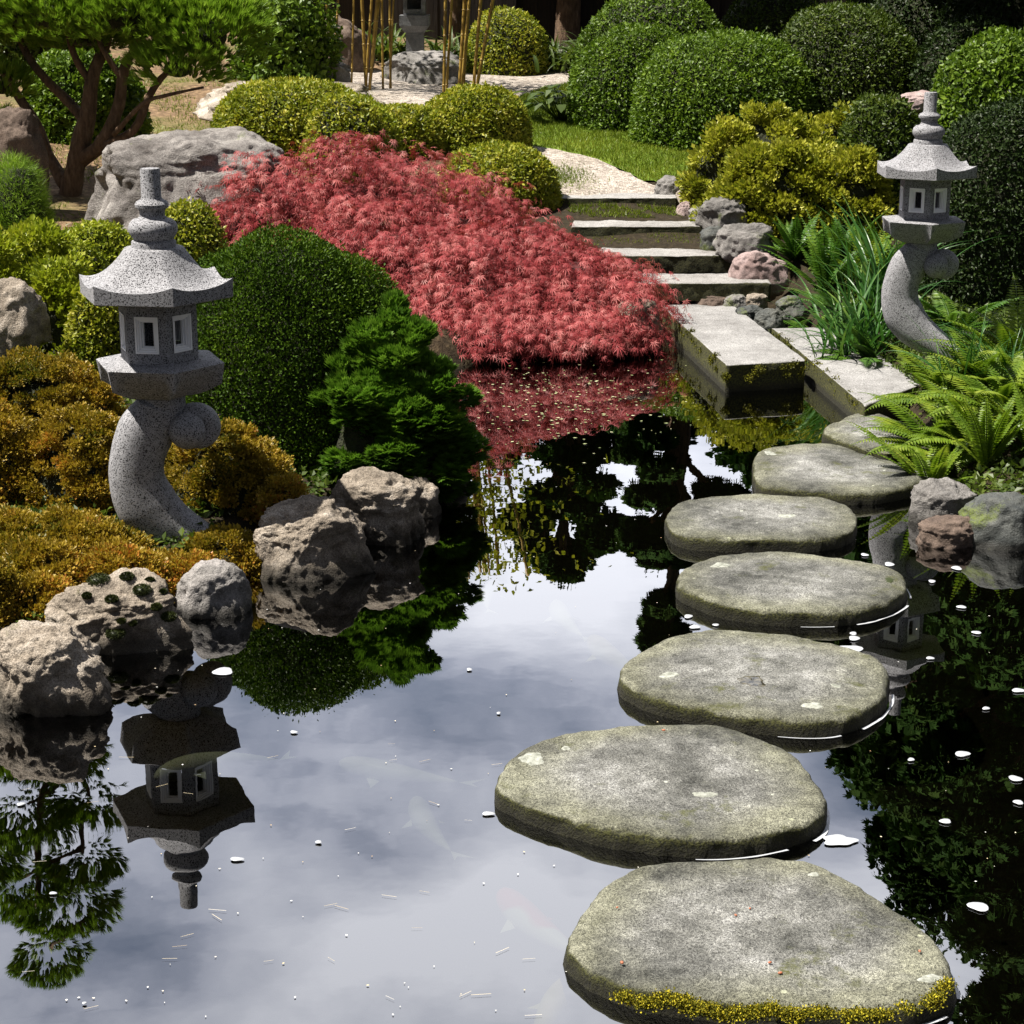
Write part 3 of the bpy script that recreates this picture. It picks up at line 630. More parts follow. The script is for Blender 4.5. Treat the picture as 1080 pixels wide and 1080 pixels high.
# ------------------------------------------------------------------ shrubs
def blob_geo(cx, top, w, d, depth=.85, zb=None):
    c = at_d(cx, top, d); sc = math.hypot(c[0], c[1], CH - c[2]) / F
    rx = w / 2 * sc; g = gz(c[0], c[1]) if zb is None else zb
    return np.array([c[0], c[1], g]), np.array([rx, rx * depth, max(c[2] - g, .08)])
def fuller(D):
    h = np.maximum(np.hypot(D[:, 0], D[:, 1]), 1e-6); k = (1 - np.minimum(np.abs(D[:, 2]), 1) ** 2.6) ** (1 / 2.3) / h
    return np.column_stack([D[:, 0] * k, D[:, 1] * k, D[:, 2]])
def dome_leaves(mb, c, r, n, size, T=T_OVAL, seed=1, lumpy=.06, freq=3, mat=0, core=1, shell=.10, align=.55, up=.0, corescale=.9, lowest=-.25, rnd=None):
    D = rdir(int(n * 2.2)); D = D[D[:, 2] > lowest][:n]; n = len(D)
    f = 1 + lumpy * lump(D, seed, freq) + lumpy * .35 * lump(D, seed + 5, freq * 3)
    f = f + (RNG.random(n) < .03) * RNG.random(n) * .05
    P = c + fuller(D) * r * (f * (1 - shell * RNG.random(n) ** 1.5))[:, None]
    nr = norm(D / r)
    A = norm(nr * align + rdir(n) * .8 + np.array([0, 0, up]))
    N = norm(nr + rdir(n) * .7)
    leaves(mb, P, A, N, size * RNG.uniform(.6, 1.3, n), T, mat, rnd)
    if core is not None:
        V, Fc = ico(4); ff = 1 + lumpy * lump(V, seed, freq)
        mb.add(c + fuller(V) * r * (ff * corescale)[:, None], Fc, core, .3, True)
MB_G = 'low rounded shrubs beside the red maple'; RD = 'large clipped domes right of the lawn'
def shrub(cx, top, w, d, mat, label, group=None, n=24000, size=.026, T=T_OVAL, seed=1, name='clipped_shrub', cat='shrub', lumpy=.055, freq=3, depth=.85, extra=(), twig='twig', up=0, align=.55, corescale=.93, zb=None, shell=.10, bot=None):
    if bot: d = on_ground(cx, bot)[1] + w / 2 * d / F * depth * .8
    n = int(n * .8); size = size * 1.3 if mat != 'pine' else size
    c, r = blob_geo(cx, top, w, d, depth, zb); mb = MB()
    dome_leaves(mb, c, r, n, size, T, seed, lumpy, freq, up=up, align=align, corescale=corescale, shell=shell)
    for q, (ex, et, ew, ed) in enumerate(extra):
        c2, r2 = blob_geo(ex, et, ew, ed, depth, zb)
        dome_leaves(mb, c2, r2, int(n * (ew / w) ** 2), size, T, seed + q + 1, lumpy, freq, up=up, align=align, corescale=corescale, shell=shell)
    return tag(mb.build(name, [M[mat], M[twig]], origin=c), label, cat, group)

shrub(310, 82, 172, 14.0, 'golden', 'wide clipped golden-green mound in front of the long flat rock', MB_G, 34000, .028, bot=172, seed=1, extra=[(365, 100, 90, 14.4)])
shrub(372, 101, 96, 14.9, 'yellow', 'bright yellow shrub peeping out behind two golden-green mounds', MB_G, 9000, .026, seed=2)
shrub(424, 112, 102, 13.6, 'golden', 'small golden mound between the widest mound and the tall one', MB_G, 15000, .026, bot=166, seed=3)
shrub(500, 91, 120, 13.9, 'golden', 'tall clipped golden dome at the left edge of the lawn', MB_G, 26000, .026, bot=166, seed=4)
shrub(526, 151, 126, 12.8, 'golden', 'rounded golden mound directly above the red maple beside the top step', MB_G, 22000, .025, bot=226, seed=5)
shrub(200, 211, 84, 10.6, 'golden', 'small golden mound behind the left lantern finial, below the boulder', None, 12000, .022, seed=6)
shrub(102, 234, 96, 10.3, 'yellow', 'yellow-green mound left of the left lantern finial', None, 15000, .022, seed=7, extra=[(85, 255, 60, 10.0)])
shrub(100, 306, 66, 9.0, 'golden', 'dark golden-green shrub under the left lantern roof', None, 9000, .02, seed=9)
shrub(12, 168, 84, 11.0, 'pine', 'small bushy dwarf pine at the left edge', None, 26000, .05, T_NEED, seed=10, name='dwarf_pine', lumpy=.14, align=1.2)
shrub(84, 52, 118, 15.2, 'box_mid', 'glossy dark green shrub behind the pine trunks', None, 18000, .035, T_WIDE, seed=12, lumpy=.1)
shrub(535, 10, 86, 20.0, 'golden', 'round grey-green shrub in front of the dark fence', None, 13000, .03, bot=80, seed=13, depth=1, corescale=.95)
shrub(690, -8, 168, 18.2, 'box_mid', 'tall bright dome at the back, left of the row by the lawn', RD, 26000, .03, bot=112, seed=14)
shrub(672, 26, 140, 16.2, 'box_mid', 'clipped green dome standing on the lawn edge, second from the lawn path', RD, 30000, .028, bot=139, seed=15, extra=[])
shrub(768, 31, 196, 14.6, 'box_mid', 'broad clipped dome with shiny leaves just above the golden azalea', RD, 52000, .028, bot=160, seed=16)
shrub(895, 3, 168, 16.4, 'box', 'round dark green dome centred above the right lantern and azalea', RD, 36000, .028, seed=17)
shrub(820, -16, 130, 19.5, 'box', 'dark dome in the back row between two larger domes', RD, 18000, .03, seed=18)
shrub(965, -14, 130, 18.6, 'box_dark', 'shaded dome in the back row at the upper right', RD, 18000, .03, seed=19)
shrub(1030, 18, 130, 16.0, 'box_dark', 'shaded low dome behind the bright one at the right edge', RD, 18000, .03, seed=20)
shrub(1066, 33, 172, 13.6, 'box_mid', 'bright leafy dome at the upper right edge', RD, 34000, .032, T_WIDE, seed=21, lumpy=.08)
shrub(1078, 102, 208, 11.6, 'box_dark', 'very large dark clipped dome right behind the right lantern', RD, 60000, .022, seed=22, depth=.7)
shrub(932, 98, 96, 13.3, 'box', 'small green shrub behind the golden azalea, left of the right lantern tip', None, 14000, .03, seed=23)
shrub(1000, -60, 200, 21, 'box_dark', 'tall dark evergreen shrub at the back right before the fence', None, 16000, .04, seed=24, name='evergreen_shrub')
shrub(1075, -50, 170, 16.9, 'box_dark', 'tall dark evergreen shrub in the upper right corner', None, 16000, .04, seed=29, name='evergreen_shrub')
def loose(ells, mat, label, name, group=None, cat='shrub', clumps=60, per=260, size=.03, rr=.10, T=T_WIDE, depth=.8, zb=None, flat=.75, core=.82, up=.3, seed=0, rsc=(.8, 1.02), low=-.2):
    mb = MB(); c0 = None
    for q, (cx, top, w, d) in enumerate(ells):
        c, r = blob_geo(cx, top, w, d, depth, zb)
        if c0 is None: c0 = c; w0 = w
        V, Fc = ico(4); mb.add(c + V * r * core * (1 + .06 * lump(V, seed + q, 4))[:, None], Fc, 1, .3, True)
        nc = max(6, int(clumps * (w / w0) ** 1.8))
        D = rdir(nc * 4); D = D[(D[:, 2] > low) & (D[:, 1] < .8)][:nc]
        for dd in D:
            cc = c + dd * r * RNG.uniform(*rsc); k = rr * RNG.uniform(.6, 1.35); n = per
            E_ = rdir(n); out = norm(dd / r)
            P = cc + E_ * k * np.array([1, 1, flat]) * RNG.uniform(.3, 1, (n, 1))
            leaves(mb, P, norm(E_ * .7 + out * .6 + np.array([0, 0, up]) + rdir(n) * .5), norm(rdir(n) * .7 + out), size * RNG.uniform(.6, 1.3, n), T, 0, np.clip(RNG.random(n) * .75 + RNG.random() * .3, 0, 1))
    return tag(mb.build(name, [M[mat], M['twig']], origin=c0), label, cat, group)
loose([(805, 116, 140, 13.6), (875, 114, 130, 13.6), (765, 128, 80, 13.5), (918, 128, 80, 13.3), (825, 146, 150, 13.1), (895, 156, 100, 13.0)], 'azalea', 'wide loose golden azalea above the ferns right of the steps', 'golden_azalea', clumps=120, per=170, size=.034, rr=.09, seed=3, depth=.55)
loose([(30, 229, 110, 9.6), (62, 262, 74, 9.3), (-10, 250, 80, 9.4)], 'yellow', 'lumpy yellow-green shrub at the left edge above the pale rock', 'leafy_shrub', clumps=60, per=160, size=.03, rr=.08, seed=5, core=.7)
# back planting in shade
shrub(30, -20, 150, 19, 'box', 'shaded green shrub at the far upper left behind the pine', None, 12000, .045, T_WIDE, seed=26, name='evergreen_shrub', lumpy=.12)
shrub(300, -10, 110, 18.6, 'box_mid', 'tall loose leafy shrub left of the bamboo canes', None, 9000, .05, T_WIDE, seed=27, name='leafy_shrub', lumpy=.2, freq=5, shell=.4, corescale=.7)

# autumn azalea ground shrubs at the left bank
AU = 'low autumn azaleas on the left bank'
aut = [(35, 372, 230, 8.1, 8, 'large rust and yellow azalea mound left of the lantern stem', [(80, 430, 160, 7.4), (-20, 420, 150, 7.4)]),
       (236, 440, 140, 7.35, 9, 'orange-brown azalea between lantern stem and cream bank rock', [(275, 475, 80, 7.3), (300, 505, 60, 7.15), (180, 470, 120, 7.6)]),
       (60, 545, 200, 6.65, 10, 'bright yellow-orange azalea in front of the lantern foot', [(-10, 540, 160, 6.6), (40, 572, 120, 6.35), (120, 578, 120, 6.4), (190, 585, 90, 6.5), (-20, 590, 90, 6.1), (40, 605, 80, 6.15)]),
       (10, 618, 80, 6.2, 11, 'small green-brown azalea behind the nearest bank rock', []),
       (225, 378, 90, 8.2, 12, 'olive and rust azalea behind the lantern, beside the dark mound', []),
       (235, 560, 80, 6.8, 13, 'little brown azalea at the tip of the lantern foot', [])]
for cx, top, w, d, sd, lab, ex in aut:
    loose([(cx, top, w, d)] + ex, 'autumn', lab, 'autumn_azalea', AU, clumps=int(260 * (w / 150) ** 1.8), per=150, size=.0145, rr=.045, seed=sd, depth=.75, zb=0.0, core=.82, rsc=(.84, 1.0), flat=.6)

# dark mossy mound and juniper
shrub(296, 241, 236, 8.1, 'moss', 'big soft dark green mound right of the left lantern', None, 130000, .0125, T_OVAL, seed=31, name='cypress_mound', lumpy=.06, depth=.7, extra=[(356, 266, 190, 8.12), (235, 262, 110, 8.2)], up=.5, zb=.02)
mb = MB(); c00 = None
for (jx, jt, jw, jd, nl) in [(408, 308, 96, 7.85, 34), (440, 345, 112, 7.82, 44), (385, 368, 120, 7.8, 40), (428, 400, 130, 7.8, 50)]:
    c0, r0 = blob_geo(jx, jt, jw, jd, .75, .10)
    if c00 is None: c00 = c0
    mb.add(c0 + ico(4)[0] * r0 * .6, ico(4)[1], 1, .3, True)
    for q in range(nl):
        D = norm(RNG.normal(size=3) + np.array([.15, -.5, .25]))
        if D[2] < -.15: D[2] = abs(D[2])
        c = c0 + D * r0 * RNG.uniform(.72, 1.06); rr = RNG.uniform(.04, .085); n = 230
        DD = rdir(n); ax = norm(DD * .8 + D * .9 + np.array([.1, -.1, .45]))
        leaves(mb, c + DD * rr * np.array([1, 1, .7]) * RNG.uniform(.5, 1, (n, 1)), ax, norm(rdir(n) * .5 + np.array([0, 0, 1])), RNG.uniform(.02, .042, n), T_SPRAY, 0, np.clip(RNG.normal(.45, .25, n) + D[2] * .15, 0, 1))
c0 = c00
tag(mb.build('juniper', [M['juniper'], M['twig']], origin=c0), 'bright feathery juniper above the bank rocks, in front of the dark mound', 'shrub')

# ------------------------------------------------------------------ red maple
mp = [(300, 174, 170, 11.9), (365, 160, 190, 12.1), (430, 178, 180, 12.0), (495, 206, 160, 11.8), (552, 232, 140, 11.6), (605, 264, 110, 11.35), (648, 292, 80, 11.15),
      (500, 258, 200, 11.35), (575, 300, 150, 11.15), (420, 236, 180, 11.45), (480, 312, 130, 11.1), (258, 196, 84, 11.7), (370, 220, 150, 11.6), (535, 345, 120, 10.95), (610, 338, 110, 10.95), (648, 268, 74, 11.9)]
mroot = at_d(440, 300, 11.7); mroot[2] = gz(mroot[0], mroot[1])
MR = empty('red_maple', mroot, 'low spreading red lace-leaf maple cascading to the water beside the steps', 'tree')
mb = MB(); ctr = []
for k, (cx, top, w, d) in enumerate(mp):
    c, r = blob_geo(cx, top, w, d, .62, .15); ctr.append((c, r))
    V, Fc = ico(4); mb.add(c - mroot + V * r * np.array([.80, .80, .80]) * (1 + .08 * lump(V, k, 4))[:, None], Fc, 1, .3, True)
    nc = int(620 * (w / 150) ** 1.6); D = rdir(nc * 2); D = D[(D[:, 2] > -.1) & (D[:, 1] < .75)][:nc]; nc = len(D)
    P0 = c - mroot + D * r * (1.0 + .16 * lump(D, k, 6) + RNG.normal(size=nc) * .07)[:, None]
    tier = np.mod(P0[:, 2] / .15 + .9 * lump(np.column_stack([P0[:, 0], P0[:, 1], P0[:, 0] * 0]), 3, 4.5), 1.0)
    P0 = P0 + norm(D * np.array([1, 1, .2])) * (.20 * (1 - tier) - .10)[:, None]
    outd = norm(np.column_stack([D[:, 0] / r[0], D[:, 1] / r[1], np.zeros(nc)]) + rdir(nc) * .25 + np.array([.25, -.35, 0]))
    tint = np.clip(RNG.normal(.56, .2, nc) - .34 * tier + .06 + .12 * lump(P0, k, 5), 0, 1)  # leaves set back under each tier carry its shade in their colour
    for q in range(8):                         # leaves along a drooping twig
        u = q / 7; L = .17
        P = P0 + outd * L * u + np.array([0, 0, -1.0]) * (L * .55 * u * u) + RNG.normal(size=P0.shape) * .018
        ax = norm(outd + np.array([0, 0, -.25 - .7 * u]) + rdir(nc) * .55)
        leaves(mb, P, ax, norm(np.array([0, 0, 1.0]) + rdir(nc) * .45), RNG.uniform(.026, .056, nc), T_MAPLE, 0, np.clip(tint + RNG.normal(size=nc) * .2 + (u - .5) * .25, 0, 1))
mb.build('crown', [M['maple'], M['redtwig']], MR)
mb = MB()
tube(mb, [(0, 0, -.1), (.02, -.02, .25), (-.08, .0, .38), (-.2, .03, .46)], [.07, .055, .045, .03], rough=.05)
tube(mb, [(.02, -.02, .25), (.2, -.05, .32), (.45, -.1, .3), (.7, -.12, .18)], [.045, .035, .025, .012], rough=.05)
mb.build('trunk', M['bark'], MR)

# ------------------------------------------------------------------ trees
def tree(name, label, x, y, h, crown, leafmat, n, size, T, trunk_r=.16, group=None, lean=0, rough=.25, clumps=40, mode='round', cseed=0, cat='tree', cz=.35):
    """crown = (rx, ry) in metres; clumps scattered through it"""
    rs = np.random.default_rng(cseed); g = gz(x, y)
    E = empty(name, (x, y, g), label, cat, group)
    mb = MB(); tube(mb, [(0, 0, -.2), (.03, 0, h * .3), (lean * .5, .05, h * .6), (lean, 0, h * .93)], [trunk_r, trunk_r * .8, trunk_r * .5, .03], 10, rough=.04)
    mc = MB(); C = []
    for k in range(clumps):
        u = rs.random(); z = h * (cz + (1 - cz) * u)
        if mode == 'cone': f = (1 - u) ** .8 * .95 + .05
        elif mode == 'round': f = math.sqrt(max(0, 1 - (2 * u - 1) ** 2)) * .9 + .1
        a = rs.uniform(0, 2 * math.pi); q = math.sqrt(rs.random()) * f
        C.append((crown[0] * q * math.cos(a) + lean * u, crown[1] * q * math.sin(a), z, f))
    per = n // clumps
    for (cx_, cy_, cz_, f) in C:
        rr = rough * crown[0] * rs.uniform(.7, 1.25); D = rdir(per)
        P = np.array([cx_, cy_, cz_]) + D * rr * RNG.uniform(.35, 1, (per, 1)) * np.array([1, 1, .6])
        if mode == 'cone': ax = norm(np.column_stack([D[:, 0], D[:, 1], np.full(per, -.7)]) + rdir(per) * .4)
        else: ax = norm(D + rdir(per) * .6)
        leaves(mc, P, ax, norm(rdir(per) + np.array([0, 0, .8])), size * RNG.uniform(.6, 1.3, per), T)
        z0 = max(cz_ - rr - h * .08, h * .2); lx = lean * min(z0 / h, 1)
        tube(mb, [(lx, 0, z0), ((cx_ + lx) / 2, cy_ / 2, (z0 + cz_) / 2 + .05), (cx_, cy_, cz_)], [trunk_r * .3, trunk_r * .18, .012], 6, sub=3)
    mc.build('crown', M[leafmat], E); mb.build('trunk', M['bark'], E)
    return E
BT = 'trees behind the garden, seen in the pond'
def refl(px, d): return (px - 540) / F * (d * cp + CH * sp)
tree('broadleaf_tree', 'dark broadleaf tree mirrored in the middle of the pond', refl(597, 24), 24, 4.3, (.95, .9), 'tree', 44200, 0.087, T_WIDE, group=BT, cseed=1, clumps=55, cz=.25)
tree('broadleaf_tree', 'slim broadleaf tree mirrored just right of the red maple', refl(690, 26), 26.5, 3.2, (.8, .8), 'tree', 20400, 0.081, T_WIDE, group=BT, cseed=2, clumps=30, cz=.3)
tree('yellow_leaved_tree', 'thin yellow-leaved tree mirrored beside the bank rocks', refl(480, 22), 22, 2.5, (.75, .7), 'tree_yel', 6460, 0.074, T_WIDE, group=BT, cseed=3, clumps=22, cz=.3, trunk_r=.07)
tree('conifer', 'conifer mirrored left of the fourth stepping stone', refl(725, 19), 19.5, 4.1, (.85, .8), 'tree', 23800, 0.087, T_SPRAY, group=BT, cseed=4, clumps=34, mode='cone', cz=.3)
tree('conifer', 'tall dense conifer mirrored at the right edge of the pond', refl(1060, 17), 17.6, 6.2, (1.7, 1.6), 'tree', 61200, 0.099, T_SPRAY, group=BT, cseed=5, clumps=80, mode='cone', cz=.25, trunk_r=.2)
tree('conifer', 'wide conifer mirrored between the stones and the right edge', refl(960, 20), 20.5, 5.6, (1.5, 1.6), 'tree', 44200, 0.099, T_SPRAY, group=BT, cseed=6, clumps=60, mode='cone', cz=.25, trunk_r=.18)
tree('conifer', 'conifer beyond the right edge of the garden', refl(1180, 15), 15.5, 6.6, (2.0, 1.8), 'tree', 61200, 0.099, T_SPRAY, group=BT, cseed=7, clumps=80, mode='cone', cz=.28, trunk_r=.2)
for k, (x, y, h, lab) in enumerate([(-6.5, 25.5, 3.4, 'broadleaf tree over the fence at the far left'), (-4.2, 27, 3.4, 'broadleaf tree behind the fence, mirrored below the maple'), (-1.4, 27.5, 3.0, 'broadleaf tree behind the fence above the bamboo'), (6, 27, 3.8, 'broadleaf tree behind the fence at the right'), (4.2, 28.5, 3.6, 'broadleaf tree deep behind the clipped domes')]):
    tree('broadleaf_tree', lab, x, y, h, (1.9, 1.6), 'tree', 11000, .17, T_WIDE, group=BT, cseed=20 + k, clumps=34, cz=.12)

# the pine at the upper left
pb = on_ground(72, 205)
PT = empty('pine_tree', pb, 'old many-stemmed pine with rounded needle pads beside the big boulder', 'tree')
def loc(px, py, dd=0): return at_d(px, py, pb[1] + dd) - pb
mb = MB()
br = [([(72, 212, 0), (82, 165, 0), (92, 125, 0), (98, 80, 0), (112, 40, .1), (115, -10, .1)], [.085, .07, .06, .045, .04, .03]),
      ([(84, 170, 0), (108, 150, -.1), (125, 110, -.1), (132, 70, -.1), (150, 40, -.1)], [.055, .05, .04, .035, .02]),
      ([(105, 155, -.1), (140, 138, -.2), (158, 100, -.2), (175, 78, -.2), (205, 60, -.2)], [.035, .03, .025, .02, .012]),
      ([(70, 195, 0), (52, 165, .1), (38, 130, .1), (15, 95, .1), (-5, 60, .1)], [.05, .04, .035, .03, .02]),
      ([(92, 130, 0), (70, 105, .1), (45, 80, .1), (25, 50, .2), (10, 10, .2)], [.04, .035, .03, .025, .02]),
      ([(98, 90, 0), (80, 62, 0), (70, 30, 0)], [.03, .025, .015]), ([(130, 85, -.1), (110, 55, -.1), (100, 30, 0)], [.025, .02, .012]),
      ([(120, 142, -.2), (150, 110, -.35), (178, 100, -.35), (215, 92, -.3)], [.02, .016, .012, .008])]
for pts, rad in br: tube(mb, [loc(*p) for p in pts], rad, 10, rough=.06)
top0 = loc(115, -10, .1)
tube(mb, [top0, top0 + (-.4, 0, 1.0), top0 + (-.9, .1, 2.0), top0 + (-1.0, .1, 3.0)], [.04, .04, .03, .02], 8, rough=.05)
pads = [(loc(60, 15, -.1), .62, .34), (loc(5, 15, .1), .5, .26), (loc(135, 18, -.2), .55, .34), (loc(218, 38, -.3), .45, .34), (loc(188, 72, -.35), .32, .2), (loc(238, 22, -.1), .28, .26), (loc(165, -10, .1), .5, .3), (loc(90, 42, .3), .4, .14), (loc(30, 40, .4), .4, .16),
        (loc(-60, 10, .1), .5, .3), (loc(2, 92, .1), .22, .16), (loc(-18, 135, .1), .25, .13)]
for q, (dx, dz, rr) in enumerate([(-1.2, 1.5, .5), (-.75, .9, .4), (-.5, 2.0, .36), (-1.5, 2.5, .45), (-.75, 2.9, .42), (-1.7, .8, .5), (-.9, 3.35, .3), (-1.9, 1.9, .4), (-1.0, 2.1, .45), (-.75, 1.6, .4), (-1.1, 2.7, .42), (-1.35, 1.2, .45), (-.6, 2.5, .35)]):
    pads.append((top0 + np.array([dx, 0, dz]), rr, rr * .5))
for q, (c, rr, rz) in enumerate(pads):
    if q >= 12: tube(mb, [top0 + np.array([-.6, .05, c[2] - top0[2] - .3]), c - (0, 0, .05)], [.025, .012], 6)
mb.build('trunk', M['bark'], PT)
mb = MB()
for q, (c, rr, rz) in enumerate(pads):
    nt = int(780 * (rr / .45) ** 2) if q < 12 else int(500 * (rr / .45) ** 2)
    D = rdir(nt); D[:, 2] = np.abs(D[:, 2]) * .95 - .55 * (RNG.random(nt) < .35); D = norm(D)
    P0 = c + D * np.array([rr, rr * .85, rz]) * (RNG.uniform(.6, 1, (nt, 1)) + .12 * lump(D, q, 5)[:, None])
    ax0 = norm(D * np.array([1, 1, .8]) + np.array([0, 0, .75]) + rdir(nt) * .35); tint = RNG.random(nt)
    for z in range(26):
        leaves(mb, P0, norm(ax0 + rdir(nt) * .33), rdir(nt), RNG.uniform(.06, .10, nt), (T_NEED[0] * np.array([1.7, 1, 1]), T_NEED[1]), 0, np.clip(tint * .7 + RNG.random(nt) * .3, 0, 1))
    V, Fc = ico(3); q < 12 and mb.add(c + V * np.array([rr, rr * .85, rz]) * .3, Fc, 1, .3, True)
mb.build('crown', [M['pine'], M['twig']], PT)

# ------------------------------------------------------------------ ferns, sword leaves
def frond_plant(name, label, px, py, d, n, L, mat, wid=.05, npin=22, group=None, arch=.9, lean=(0, 0), spread=1.0, ladder=False, z=None, up=.9, elev=(.5, 1.2), seed=0):
    c = at_d(px, py, d); g = gz(c[0], c[1]) if z is None else z; c[2] = g
    rs = np.random.default_rng(seed); mb = MB()
    for k in range(n):
        a = 2 * math.pi * k / n + rs.uniform(-.3, .3); l = L * rs.uniform(.7, 1.15)
        dr = norm(np.array([math.cos(a) * spread + lean[0], math.sin(a) * spread + lean[1], 0]))
        el = rs.uniform(*elev); u = np.linspace(0, 1, npin)
        ang = el - arch * u ** 1.3; ds = l / npin
        X = np.cumsum(np.cos(ang)) * ds; Z = np.cumsum(np.sin(ang)) * ds
        P = X[:, None] * dr + np.array([0, 0, 1.0]) * Z[:, None]; Tn = norm(np.gradient(P, axis=0)); S = norm(np.cross(Tn, [0, 0, 1.0])); Nn = np.cross(S, Tn)
        w = wid * (np.sin(np.pi * np.clip(u * .88 + .12, 0, 1)) ** .7) * (1 - u ** 4) + .002
        tint = rs.uniform(.2, .9)
        tube(mb, P[::3], np.linspace(.004, .001, len(P[::3])), 5, sub=1, rnd=.3)
        for s in (-1, 1):
            m = u > (.12 if not ladder else .03)
            ax = S[m] * s + Tn[m] * (.45 if not ladder else .25) - Nn[m] * .15
            leaves(mb, P[m], ax, Nn[m] + RNG.normal(size=(m.sum(), 3)) * .12, w[m], (np.array([[-.0, -.0, 0], [(.16 if not ladder else .36), .35, .03], [.02, 1, -.08], [-(.16 if not ladder else .36), .35, .03]]) * np.array([1, 1, 1]), np.array([[0, 1, 2, 3]])), 0, np.clip(tint + RNG.normal(size=m.sum()) * .1, 0, 1))
    return tag(mb.build(name, M[mat], None, (0, 0, 0)), label, 'fern' if 'fern' in name else 'plant', group), c
def place(oc): o, c = oc; o.location = [float(v) for v in c]; return o
def blade_plant(name, label, px, py, d, n, L, W, mat, arch=1.2, group=None, elev=(.9, 1.45), seed=0, z=None, spread=.05, cat='plant', dirs=None):
    c = at_d(px, py, d); c[2] = gz(c[0], c[1]) if z is None else z
    rs = np.random.default_rng(seed); mb = MB(); m = 12
    for k in range(n):
        a = rs.uniform(0, 2 * math.pi) if dirs is None else rs.uniform(*dirs); l = L * rs.uniform(.55, 1.1); dr = np.array([math.cos(a), math.sin(a), 0]); el = rs.uniform(*elev); ar = arch * rs.uniform(.5, 1.3)
        u = np.linspace(0, 1, m); ang = el - ar * u ** 1.6; X = np.cumsum(np.cos(ang)) * l / m; Z = np.cumsum(np.sin(ang)) * l / m
        P = X[:, None] * dr + np.array([0, 0, 1.0]) * Z[:, None] + np.array([rs.normal() * spread, rs.normal() * spread, 0])
        S = np.array([-dr[1], dr[0], 0]); S = norm(S + rs.normal(size=3) * .3)
        w = W * rs.uniform(.7, 1.2) * np.minimum(1, (1 - u ** 3) * 1.0) * (.6 + .4 * np.sin(np.pi * np.clip(u + .15, 0, 1)))
        A_ = P + S * w[:, None] / 2; B_ = P - S * w[:, None] / 2; Mi = P - np.array([0, 0, 1]) * w[:, None] * .15
        V = np.stack([A_, Mi, B_], 1).reshape(-1, 3); f = []
        for q in range(m - 1):
            b = q * 3; f += [[b, b + 1, b + 4, b + 3], [b + 1, b + 2, b + 5, b + 4]]
        mb.add(V, f, 0, rs.random())
    o = mb.build(name, M[mat]); o.location = [float(v) for v in c]
    return tag(o, label, cat, group)
FG = 'bright ferns on the right bank'
place(frond_plant('fern', 'bright upright ladder fern above the green-grey rock', 985, 478, 8.0, 15, .46, 'fern', .042, 30, FG, .75, (-.15, 0), ladder=True, elev=(.6, 1.35), seed=1))
place(frond_plant('fern', 'bright ladder fern second from the right edge, under the feathery ones', 1040, 484, 7.9, 13, .42, 'fern', .040, 30, FG, .6, (0, 0), ladder=True, elev=(.8, 1.45), seed=2))
place(frond_plant('fern', 'bright ladder fern cut by the right edge of the picture', 1090, 480, 8.0, 12, .42, 'fern', .040, 30, FG, .6, (0, 0), ladder=True, elev=(.8, 1.45), seed=3))
place(frond_plant('fern', 'feathery yellow-green fern arching left in front of the right lantern foot', 1000, 420, 8.5, 18, .52, 'fern', .085, 34, FG, 1.1, (-.4, -.3), elev=(.5, 1.2), seed=4))
place(frond_plant('fern', 'feathery fern filling the right edge beside the lantern', 1065, 425, 8.45, 20, .55, 'fern', .085, 34, FG, 1.0, (0, -.3), elev=(.5, 1.3), seed=5))
place(frond_plant('fern', 'tall feathery fern at the right edge with drooping fronds', 1075, 380, 9.1, 14, .62, 'fern', .08, 34, FG, 1.1, (-.4, -.1), elev=(.8, 1.4), seed=6))
blade_plant('grass_clump', 'tuft of thin grass leaves right of the lantern ball', 1020, 380, 8.9, 70, .5, .011, 'iris', 1.0, None, (.8, 1.45), 7)
blade_plant('grass_clump', 'tuft of thin grass leaves at the right picture edge', 1070, 370, 8.8, 70, .5, .011, 'iris', 1.0, None, (.8, 1.45), 8)
blade_plant('sword_leaf_plant', 'dense clump of long arching sword leaves left of the right lantern stem', 905, 345, 10.4, 130, .75, .018, 'iris', 1.3, None, (.9, 1.5), 9, spread=.09)
blade_plant('sword_leaf_plant', 'upright sword leaves behind the right lantern light box', 932, 300, 10.9, 70, .8, .018, 'iris', 1.0, None, (1.1, 1.5), 10, spread=.1)
blade_plant('sword_leaf_plant', 'thin dark sword leaves in front of the slab end', 870, 330, 10.6, 50, .5, .014, 'iris', 1.5, None, (.7, 1.4), 11, spread=.08)
place(frond_plant('tongue_fern', 'tall yellow-green tongue fern below the golden azalea', 872, 262, 11.6, 18, .55, 'fern_dark', .045, 26, None, .7, (0, -.2), ladder=True, elev=(.8, 1.4), seed=12))
place(frond_plant('tongue_fern', 'tongue fern with pale tips behind the upright sword leaves', 915, 255, 11.7, 14, .5, 'fern', .035, 26, None, .7, (0, -.2), ladder=True, elev=(.9, 1.4), seed=13))
place(frond_plant('fern', 'small glossy fern spreading over the rocks by the steps', 832, 285, 11.5, 14, .34, 'fern_dark', .05, 22, None, .9, (-.3, -.3), elev=(.3, 1.1), seed=14))
place(frond_plant('fern', 'small dark fern under the tongue ferns', 862, 305, 11.3, 12, .3, 'fern_dark', .05, 22, None, .9, (-.1, -.4), elev=(.3, 1.1), seed=15))
n = 52000; P = np.column_stack([RNG.uniform(1.2, 4.5, n), RNG.uniform(7.2, 12.6, n)]); 
P2 = np.column_stack([RNG.uniform(-3.4, .2, 30000), RNG.uniform(5.6, 9.6, 30000)]); P = np.vstack([P, P2])
